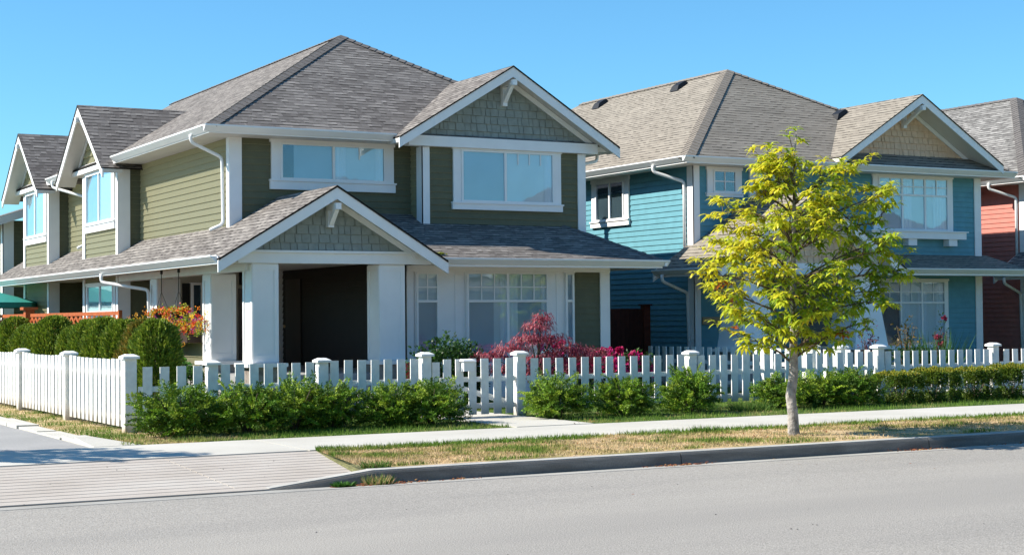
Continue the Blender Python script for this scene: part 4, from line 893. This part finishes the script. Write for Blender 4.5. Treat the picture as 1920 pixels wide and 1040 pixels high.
for i in range(14):
    brown = i == 1
    lb_ = 'browning conifer, second in the row from the porch end' if brown else ('large dark conifer at the porch end of the row' if i == 0 else 'green columnar conifer, %s in the row counted from the porch end' % ordn[i])
    s = .98+.07*math.sin(i*2.3)
    t = shrub('conifer', lb_, 'conifer', (7.85+.06*math.sin(i*1.7), yc, .02), THB if brown else TH[i % 2], TS, ((.92 if i == 0 else .95), (.95 if i == 0 else 1.0), (.99 if i < 3 else s)), i*1.3, 'clipped conifers behind the lane fence')
    yc += (.85 if i == 0 else .98+.22*(i > 1)+.12*math.sin(i*3.1))+.02*i
    for c in t.children:
        if c.data is TS: c.name = 'trunk'

def bush(name, label, cat, c, rad, n, pal, ll=.07, lw=.035, droop=.3, z0=.05, stems=True, group=None, flowers=None, shell=.55, fname='foliage'):
    """leafy bush as a thing: foliage + stems (+ flowers)"""
    t = thing(name, label, cat, (c[0], c[1], c[2]), group)
    d = norm(rng.normal(0, 1, (n, 3))); k = rng.uniform(shell, 1.05, n)
    lump = 1+.16*np.sin(d[:, 0]*5+c[0])+.14*np.sin(d[:, 2]*6+c[1]*3)+.12*np.sin(d[:, 1]*7)
    P = d*np.array(rad)*(k*lump)[:, None]+[0, 0, rad[2]]; P[:, 2] = np.maximum(P[:, 2], z0)
    D = d+rng.normal(0, .6, (n, 3)); D[:, 2] += .1
    a = bpy.data.objects.new(fname, leaf_mesh(fname, P, D, np.tile((0, 0, 1.), (n, 1))+rng.normal(0, .4, (n, 3)), rng.uniform(.6, 1.2, n)*ll, rng.uniform(.7, 1.2, n)*lw, pick(pal, n, .2), LEAF, droop)); COL.objects.link(a); a.parent = t
    if stems:
        b = bpy.data.objects.new('stems', stems_mb(rad[0]*1.1, rad[1]*1.1, rad[2]*2, 7, int(c[0]*10)).mesh('stems', BARKD)); COL.objects.link(b); b.parent = t
    if flowers:
        nf, fp, fr = flowers; dd = norm(rng.normal(0, 1, (nf, 3))); dd[:, 2] = np.abs(dd[:, 2])*.8; dd[:, 1] -= .3; dd = norm(dd)
        cp = dd*np.array(rad)*1.02+[0, 0, rad[2]]
        fc = pick(fp, nf, .2)
        for q_, col_ in zip(cp, fc):
            PP = q_+rng.normal(0, fr*.6, (16, 3)); D_ = norm(PP-q_+1e-4)+[0, -.2, .2]
            f = bpy.data.objects.new('flower_head', leaf_mesh('flower_head', q_+(PP-q_)*.25, D_, rng.normal(0, 1, (16, 3)), np.full(16, .085), np.full(16, .07), np.tile(col_, (16, 1))*rng.uniform(.8, 1.2, (16, 1)), LEAF, .1)); COL.objects.link(f); f.parent = t
    return t
DG = [(.03, .085, .018), (.05, .12, .02), (.02, .06, .015)]
bush('garden_shrub', 'dark green rounded shrub left of the red maple under the front window', 'shrub', (13.1, 26.2, .02), (.62, .45, .60), 4200, DG, .08, .05)
bush('garden_shrub', 'dark green shrub between the rounded shrub and the red maple', 'shrub', (13.75, 26.6, .02), (.5, .4, .58), 3200, DG, .08, .05)
# Japanese maple
def jmaple():
    t = thing('japanese_maple', 'dark red feathery Japanese maple in front of the large window', 'tree', (15.0, 26.0, .02))
    tb = MB().tube([(0, 0, 0), (.05, 0, .35), (.0, .02, .7)], [.05, .04, .02], 6); lim = []
    tiers = [(-.95, .98, .34), (-.55, 1.12, .34), (-.2, 1.30, .36), (.02, 1.52, .30), (.1, 1.66, .18), (.35, 1.28, .38), (.75, 1.08, .42), (1.05, 1.0, .35), (-.7, .75, .4), (.2, .95, .5), (.7, .72, .45), (-.15, .7, .5), (1.25, .85, .3)]
    PP = []; DD = []
    for (x, z, r) in tiers:
        y = random.uniform(-.3, .25); tb.tube([(0, 0, .45), (x*.5, y*.5, z*.72), (x, y, z-.03)], [.022, .014, .006], 5)
        n = int(1500*r); a = rng.uniform(0, 2*np.pi, n); q = np.sqrt(rng.uniform(0, 1, n))*r*1.1
        PP.append(np.stack([x+np.cos(a)*q, y+np.sin(a)*q*.8, z+rng.normal(0, .05, n)-q*q*.35], 1)); DD.append(np.stack([np.cos(a), np.sin(a), -.5*np.ones(n)], 1)+rng.normal(0, .3, (n, 3)))
    P = np.concatenate(PP); D = np.concatenate(DD); n = len(P)
    a = bpy.data.objects.new('crown', leaf_mesh('crown', P, D, np.tile((0, 0, 1.), (n, 1)), rng.uniform(.05, .10, n), rng.uniform(.012, .026, n), pick([(.30, .04, .06), (.42, .09, .12), (.18, .02, .035), (.52, .17, .20)], n, .25), LEAF, .5)); COL.objects.link(a); a.parent = t
    b = bpy.data.objects.new('trunk', tb.mesh('trunk', BARKD)); COL.objects.link(b); b.parent = t
jmaple()
PINK = [(.60, .02, .14), (.72, .05, .26), (.45, .02, .12)]
bush('rhododendron', 'magenta flowering shrub right of the red maple, before the dark board fence', 'flowering shrub', (17.05, 26.6, .02), (.85, .45, .50), 1900, DG, .09, .035, flowers=(84, PINK, .055))
bush('rhododendron', 'small magenta flowering shrub behind the red maple', 'flowering shrub', (16.1, 27.2, .02), (.5, .4, .58), 900, DG, .09, .035, flowers=(40, PINK, .05))
bush('garden_shrub', 'leafy dark shrub at the foot of the left porch pier', 'shrub', (9.35, 29.2, .02), (.45, .45, .42), 1200, [(.03, .09, .015), (.06, .15, .02)], .09, .05)
bush('garden_shrub', 'bright green leafy plant below the flower box', 'shrub', (9.55, 31.3, .3), (.35, .35, .36), 500, [(.08, .24, .03), (.05, .15, .02)], .12, .07, shell=.3)
# planter with flowers on the porch rail
pl = thing('flower_box', 'long dark flower box on the porch rail full of orange and yellow blooms', 'planter', (10.2, 33.2, 1.22))
q = MB(); q.box(10.05, 10.34, 31.6, 34.45, 1.225, 1.42); part('box', q, mat('planter_brown', (.04, .025, .018), .6, 5, .2), pl)
n = 5200; th = rng.uniform(0, 1, n)
P = np.stack([10.15+rng.normal(0, .17, n), 30.95+th*3.6, 1.60+rng.normal(0, .13, n)+.06*np.sin(th*17)], 1)
cc = pick([(.75, .48, .03), (.80, .28, .02), (.66, .58, .06), (.55, .55, .06), (.30, .38, .04), (.10, .20, .02), (.68, .05, .03), (.38, .03, .30), (.70, .38, .05)], n, .15)
blk = rng.integers(0, 400, n//13+1); cc = np.repeat(cc[:n//13+1], 13, axis=0)[:n]; P = np.repeat(P[:n//13+1], 13, axis=0)[:n]+rng.normal(0, .028, (n, 3))
part_ = link('flowers', leaf_mesh('flowers', P, rng.normal(0, 1, (n, 3))+[-.5, -.3, .4], rng.normal(0, 1, (n, 3)), rng.uniform(.025, .045, n), rng.uniform(.02, .035, n), cc, LEAF, .2), pl)
# hanging baskets
for (y, lb_) in ((32.15, 'hanging flower basket nearest the porch column'), (33.35, 'hanging flower basket further along the porch')):
    hb = thing('hanging_basket', lb_, 'hanging basket', (10.05, y, 2.6), 'baskets hanging from the porch eave')
    q = MB(); q.tube([(10.05, y, 2.70), (10.05, y, 2.28)], .009, 5)
    for a in (0, 2.1, 4.2): q.tube([(10.05, y, 2.28), (10.05+.17*math.cos(a), y+.17*math.sin(a), 1.86)], .005, 4)
    q.lathe([(.05, .0), (.14, .04), (.17, .16)], (10.05, y, 1.70), 12); q.box(10.03, 10.07, y-.03, y+.03, 2.66, 2.741); part('hanger', q, BLACKM, hb)
    n = 500; P = np.stack([10.05+rng.normal(0, .12, n), y+rng.normal(0, .13, n), 1.86+rng.normal(0, .045, n)], 1)
    link('flowers', leaf_mesh('flowers', P, rng.normal(0, 1, (n, 3)), rng.normal(0, 1, (n, 3)), np.full(n, .05), np.full(n, .04), pick([(.75, .30, .03), (.25, .32, .03), (.7, .1, .03)], n), LEAF, .3), hb)
# red pots near the porch
for (x, z, r, lb_) in ((13.1, .42, .16, 'red glazed pot standing left of the gate post, by the porch step'), (13.52, .46, .14, 'smaller bright red pot right beside it')):
    q = MB().lathe([(.02, 0), (r*.55, 0), (r*.95, .16), (r, .28), (r*.8, .38), (r*.88, .42), (r*.7, .42), (r*.6, .30)], (x, 27.6, z), 18)
    o = tag(link('flower_pot', q.mesh('flower_pot', mat('red_glaze', (.45, .02, .015), .25, 4, .1, spec=.6), True)), lb_, 'pot', 'red pots by the steps')
    q = MB().box(x-.15, x+.15, 27.45, 27.75, 0.03, z-.001); part('stand', q, STONE, o)
# parasol on the patio
um = thing('parasol', 'green patio parasol behind the cedar lattice fence', 'parasol', (8.6, 46.5, 0))
q = MB(); nn = 8; ap = (8.6, 46.5, 2.72)
for i in range(nn):
    a0, a1 = 2*math.pi*i/nn, 2*math.pi*(i+1)/nn; r = 1.9
    p0 = (ap[0]+r*math.cos(a0), ap[1]+r*math.sin(a0), 2.22); p1 = (ap[0]+r*math.cos(a1), ap[1]+r*math.sin(a1), 2.22)
    q.poly([ap, p0, p1]); q.poly([p0, (p0[0], p0[1], 2.08), (p1[0], p1[1], 2.08), p1])
part('canopy', q, mat('parasol_fabric', (.03, .26, .22), .8, 3, .06), um); part('pole', MB().tube([(8.6, 46.5, 0), (8.6, 46.5, 2.7)], .025, 8), WHITE, um)
# plants before the teal house
bush('rose_bush', 'tall thin rose bush with dark red blooms before the wide window', 'rose bush', (26.7, 27.6, .02), (.22, .22, .80), 300, DG+[(.12, .03, .05)], .07, .04, shell=.2, flowers=(4, [(.28, .03, .07)], .03))
bush('garden_shrub', 'thin purple leaved shrub before the tapered porch column', 'shrub', (23.55, 26.5, .02), (.26, .22, .72), 420, [(.10, .02, .05), (.05, .04, .05), (.16, .05, .09)], .07, .035, shell=.2)
clump('iris_clump', 'dark green sword leaved clump under the wide window', 'plant', (25.9, 27.0, .02), 260, .5, 1.45, [(.03, .09, .02), (.06, .14, .03)], .05, .25)
bush('garden_shrub', 'low dark bush under the left of the wide window', 'shrub', (25.0, 26.8, .02), (.6, .4, .5), 1100, DG, .08, .045)
bush('garden_shrub', 'yellowing thin shrub before the wide window', 'shrub', (25.35, 27.3, .55), (.35, .3, .55), 150, [(.22, .15, .04), (.06, .07, .02)], .09, .05, shell=.2)
# moss tuft on the lower roof
n = 160; P = np.stack([14.28+rng.normal(0, .05, n), 28.62+rng.normal(0, .05, n), np.full(n, 2.95)], 1)
o = link('moss_tuft', leaf_mesh('moss_tuft', P, rng.normal(0, 1, (n, 3))+[0, 0, .8], rng.normal(0, 1, (n, 3)), np.full(n, .05), np.full(n, .03), pick([(.22, .24, .03), (.12, .15, .02)], n), LEAF, .1)); tag(o, 'yellow green moss tuft on the lower roof beside the porch gable', 'moss')

# ================================================================== STREET TREE
def street_tree():
    t = thing('street_tree', 'young street tree with yellow green leaves and a pale slim trunk on the verge', 'tree', (14.27, 17.6, 0))
    rnd = random.Random(11)
    ctr = [(0, 0, -.05), (-.02, 0, .05), (-.03, 0, .30), (-.055, .01, .55), (.0, .01, .85), (.0, 0, 1.3), (.015, 0, 1.8), (.0, 0, 2.3), (.03, 0, 2.9), (.05, 0, 3.4), (.06, 0, 3.9), (.10, 0, 4.22)]
    rad = [.10, .082, .073, .070, .066, .056, .048, .040, .030, .020, .012, .006]
    tb = MB().tube(ctr, rad, 14)
    o = bpy.data.objects.new('trunk', tb.mesh('trunk', BARK, True)); COL.objects.link(o); o.parent = t
    def at(z):
        for a, b in zip(ctr[:-1], ctr[1:]):
            if a[2] <= z <= b[2]: k = (z-a[2])/(b[2]-a[2]); return Vector(a).lerp(Vector(b), k)
        return Vector(ctr[-1])
    LR = lambda z: np.interp(z, [1.0, 1.2, 1.4, 1.6, 1.9, 2.35, 2.8, 3.1, 3.3, 3.65, 3.9, 4.35], [.3, .55, 1.25, 1.3, 1.5, 1.72, 1.45, 1.25, .55, .42, .2, .1])     # reach to the left
    RR = lambda z: np.interp(z, [1.0, 1.2, 1.4, 1.6, 1.9, 2.35, 2.8, 3.1, 3.3, 3.65, 3.9, 4.35], [.1, .25, .8, 1.3, 1.5, 1.6, 1.9, 2.0, 1.9, 1.25, .45, .12])
    br = MB(); tips = []
    N = 50
    for i in range(N):
        zt = 1.25+2.55*(i/(N-1))**.92; a = i*2.39996+rnd.uniform(-.3, .3)
        c, s = math.cos(a), math.sin(a); reach = (LR(zt) if c < 0 else RR(zt))
        reach = reach*abs(c)+(1-abs(c))*min(LR(zt), RR(zt), 1.7); reach *= rnd.uniform(.66, .93)
        zs = max(.98, zt-reach*rnd.uniform(.20, .45)-.05); P0 = at(min(zs, 4.0)); end = Vector((c*reach, s*reach, zt))
        mid = P0.lerp(end, .5)+Vector((rnd.uniform(-.06, .06), rnd.uniform(-.06, .06), .08+rnd.uniform(-.03, .06)))
        br.tube([P0, P0.lerp(mid, .5)+Vector((0, 0, .02)), mid, mid.lerp(end, .5)+Vector((0, 0, .03)), end], [.020, .016, .011, .008, .004], 5)
        tips.append((end, (end-mid).normalized()))
        for k in range(int(5+reach*7)):
            f = rnd.uniform(.22, .98); p = (P0.lerp(mid, f*2) if f < .5 else mid.lerp(end, f*2-1)); aa = a+rnd.choice((-1, 1))*rnd.uniform(.4, 1.3); l = rnd.uniform(.12, .42)*(1.15-f*.5)
            e = p+Vector((math.cos(aa)*l, math.sin(aa)*l, rnd.uniform(-.08, .22))); br.tube([p, p.lerp(e, .5)+Vector((0, 0, .03)), e], [.006, .0045, .003], 4)
            tips.append((e, (e-p).normalized()))
            if rnd.random() < .6:
                e2 = e+Vector((math.cos(aa+.7)*.14, math.sin(aa+.7)*.14, rnd.uniform(-.05, .12))); br.tube([p.lerp(e, .6), e2], [.004, .002], 4); tips.append((e2, (e2-p).normalized()))
    # long thin leader twigs with a few tufts
    for (x, z) in ((-.02, 4.2), (.12, 4.3), (.2, 4.12), (.0, 3.98), (-.35, 4.02), (.14, 3.85), (1.15, 3.72), (.9, 3.55)): tips.append((Vector((x, .02, z)), Vector((.2, 0, 1))))
    br.tube([at(3.6), (.02, .0, 4.0), (-.02, .02, 4.2)], [.012, .008, .004], 5); br.tube([at(3.0), (-.2, 0, 3.5), (-.35, .02, 4.0)], [.008, .006, .003], 5)
    for _ in range(14):
        x = rnd.uniform(-.7, -.15); br.tube([at(2.6), (x*.7, rnd.uniform(-.3, .3), 3.1), (x, rnd.uniform(-.4, .4), rnd.uniform(3.3, 3.75))], [.006, .004, .002], 4)
    o = bpy.data.objects.new('branches', br.mesh('branches', BARKD)); COL.objects.link(o); o.parent = t
    P = []; D = []; C = []; L_ = []; W_ = []
    for e, d in tips:
        n = rnd.randint(9, 14)
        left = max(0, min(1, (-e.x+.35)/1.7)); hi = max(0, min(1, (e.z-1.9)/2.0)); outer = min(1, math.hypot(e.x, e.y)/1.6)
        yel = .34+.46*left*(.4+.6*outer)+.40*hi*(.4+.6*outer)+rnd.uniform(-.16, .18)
        if rnd.random() < .012: yel = 1.3
        for j in range(n):
            a = 2*math.pi*j/n+rnd.uniform(-.3, .3); v = Vector((math.cos(a), math.sin(a), rnd.uniform(-.25, .75)))+d*.45
            P.append(e+v*.012-d*rnd.uniform(0, .08)); D.append(v); y_ = (yel if yel > 1.25 else min(yel, .98))+rnd.uniform(-.12, .12)
            if y_ > 1.15: c = (.40, .11, .02)
            elif y_ > .62: c = (.60+rnd.uniform(-.06, .06), .57+rnd.uniform(-.05, .04), .035)
            elif y_ > .40: c = (.42, .48, .03)
            elif y_ > .18: c = (.27, .42, .03)
            else: c = (.15, .29, .025)
            k = rnd.uniform(.9, 1.25); C.append((c[0]*k, c[1]*k, c[2]*k)); L_.append(rnd.uniform(.09, .155)); W_.append(rnd.uniform(.040, .058))
    P = np.array([tuple(p) for p in P]); D = np.array([tuple(p) for p in D]); n = len(P)
    o = bpy.data.objects.new('crown', leaf_mesh('crown', P, D, np.tile((0, 0, 1.), (n, 1)), np.array(L_), np.array(W_), np.array(C), LEAF, .75)); COL.objects.link(o); o.parent = t
    return t
st_ = street_tree()
# a second street tree stands just outside the picture at the left; only its shadow is seen
def copy_tree(o, parent=None):
    c = o.copy(); COL.objects.link(c); c.parent = parent
    for ch in list(o.children): copy_tree(ch, c)
    return c
t2 = copy_tree(st_); t2.location = (.9, 21.6, 0); t2.rotation_euler = (0, 0, 2.0); t2.scale = (.9, .55, 1.12); t2['label'] = 'street tree beyond the left edge whose shadow falls on the pavement'

# ================================================================== ACROSS THE STREET (seen only mirrored in the windows)
def house_far(x, y, label, SID, w_=11):
    H = thing('house', label, 'house', (x, y, 0)); h = w_/2
    part('wall', MB().box(x-h, x+h, y-11, y, 0, 5.4), SID, H)
    q = MB(); q.slab([(x-h-.6, y+.6, 5.4), (x+h+.6, y+.6, 5.4), (x+1, y-5.5, 9.0), (x-1, y-5.5, 9.0)], .1); q.slab([(x-h-.6, y-11.6, 5.4), (x+h+.6, y-11.6, 5.4), (x+1, y-5.5, 9.0), (x-1, y-5.5, 9.0)], .1)
    q.slab([(x-h-.6, y+.6, 5.4), (x-1, y-5.5, 9.0), (x-h-.6, y-11.6, 5.4)], .1); q.slab([(x+h+.6, y+.6, 5.4), (x+1, y-5.5, 9.0), (x+h+.6, y-11.6, 5.4)], .1)
    gx = x+2.2; q.slab([(gx-2.8, y+1.6, 5.3), (gx, y+1.6, 7.1), (gx, y-3, 7.1), (gx-2.8, y-3, 5.3)], .1); q.slab([(gx+2.8, y+1.6, 5.3), (gx, y+1.6, 7.1), (gx, y-3, 7.1), (gx+2.8, y-3, 5.3)], .1)
    q.slab([(x-h, y+2.6, 2.9), (x+h, y+2.6, 2.9), (x+h, y, 3.7), (x-h, y, 3.7)], .1)
    part('roof', q, ROOF1, H)
    q = MB(); q.hexa([(gx-2.8, y+1.62, 5.0), (gx, y+1.62, 6.8), (gx, y+1.66, 6.8), (gx-2.8, y+1.66, 5.0)], [(gx-2.8, y+1.62, 5.25), (gx, y+1.62, 7.05), (gx, y+1.66, 7.05), (gx-2.8, y+1.66, 5.25)])
    q.hexa([(gx, y+1.62, 6.8), (gx+2.8, y+1.62, 5.0), (gx+2.8, y+1.66, 5.0), (gx, y+1.66, 6.8)], [(gx, y+1.62, 7.05), (gx+2.8, y+1.62, 5.25), (gx+2.8, y+1.66, 5.25), (gx, y+1.66, 7.05)])
    q.box(gx-2, gx+2, y, y+.8, 3.6, 5.6); part('gable', q, WHITE, H)
    for wx in (-3.6, -.8, 2.2):
        f = part('window', MB().box(x+wx-.9, x+wx+.9, y+.81, y+.85, 3.9, 5.1), WHITE, H); part('pane', MB().box(x+wx-.75, x+wx+.75, y+.86, y+.88, 4.0, 5.0), DARKGLS, f)
CRM = mat('cream_siding', (.42, .38, .28), .6, 5, .08); GRY = mat('grey_siding', (.22, .24, .26), .6, 5, .08)
for i, (x, c_, lb_) in enumerate(((6, CRM, 'first cream house across the street, behind the camera'), (20, GRY, 'first grey house across the street, behind the camera'), (34, CRM, 'cream house across the street, mirrored in the upper windows'), (46, GRY, 'second grey house across the street'), (58, CRM, 'third cream house across the street'), (70, GRY, 'third grey house across the street'), (82, CRM, 'cream house furthest along across the street'), (94, GRY, 'last grey house across the street'), (-8, GRY, 'grey house across the street to the left'))):
    house_far(x, -10, lb_, c_)
for i, (x, y) in enumerate(((11, 2.4), (21.5, 2.6), (32, 2.4), (43, 2.5))):
    t3 = copy_tree(st_); t3.location = (x, y, 0); t3.rotation_euler = (0, 0, i*1.7); t3.scale = (1, 1, 1.05); t3['label'] = ['first', 'second', 'third', 'fourth'][i]+' street tree on the near pavement, right of the camera'; t3['group'] = 'street trees on the near pavement'
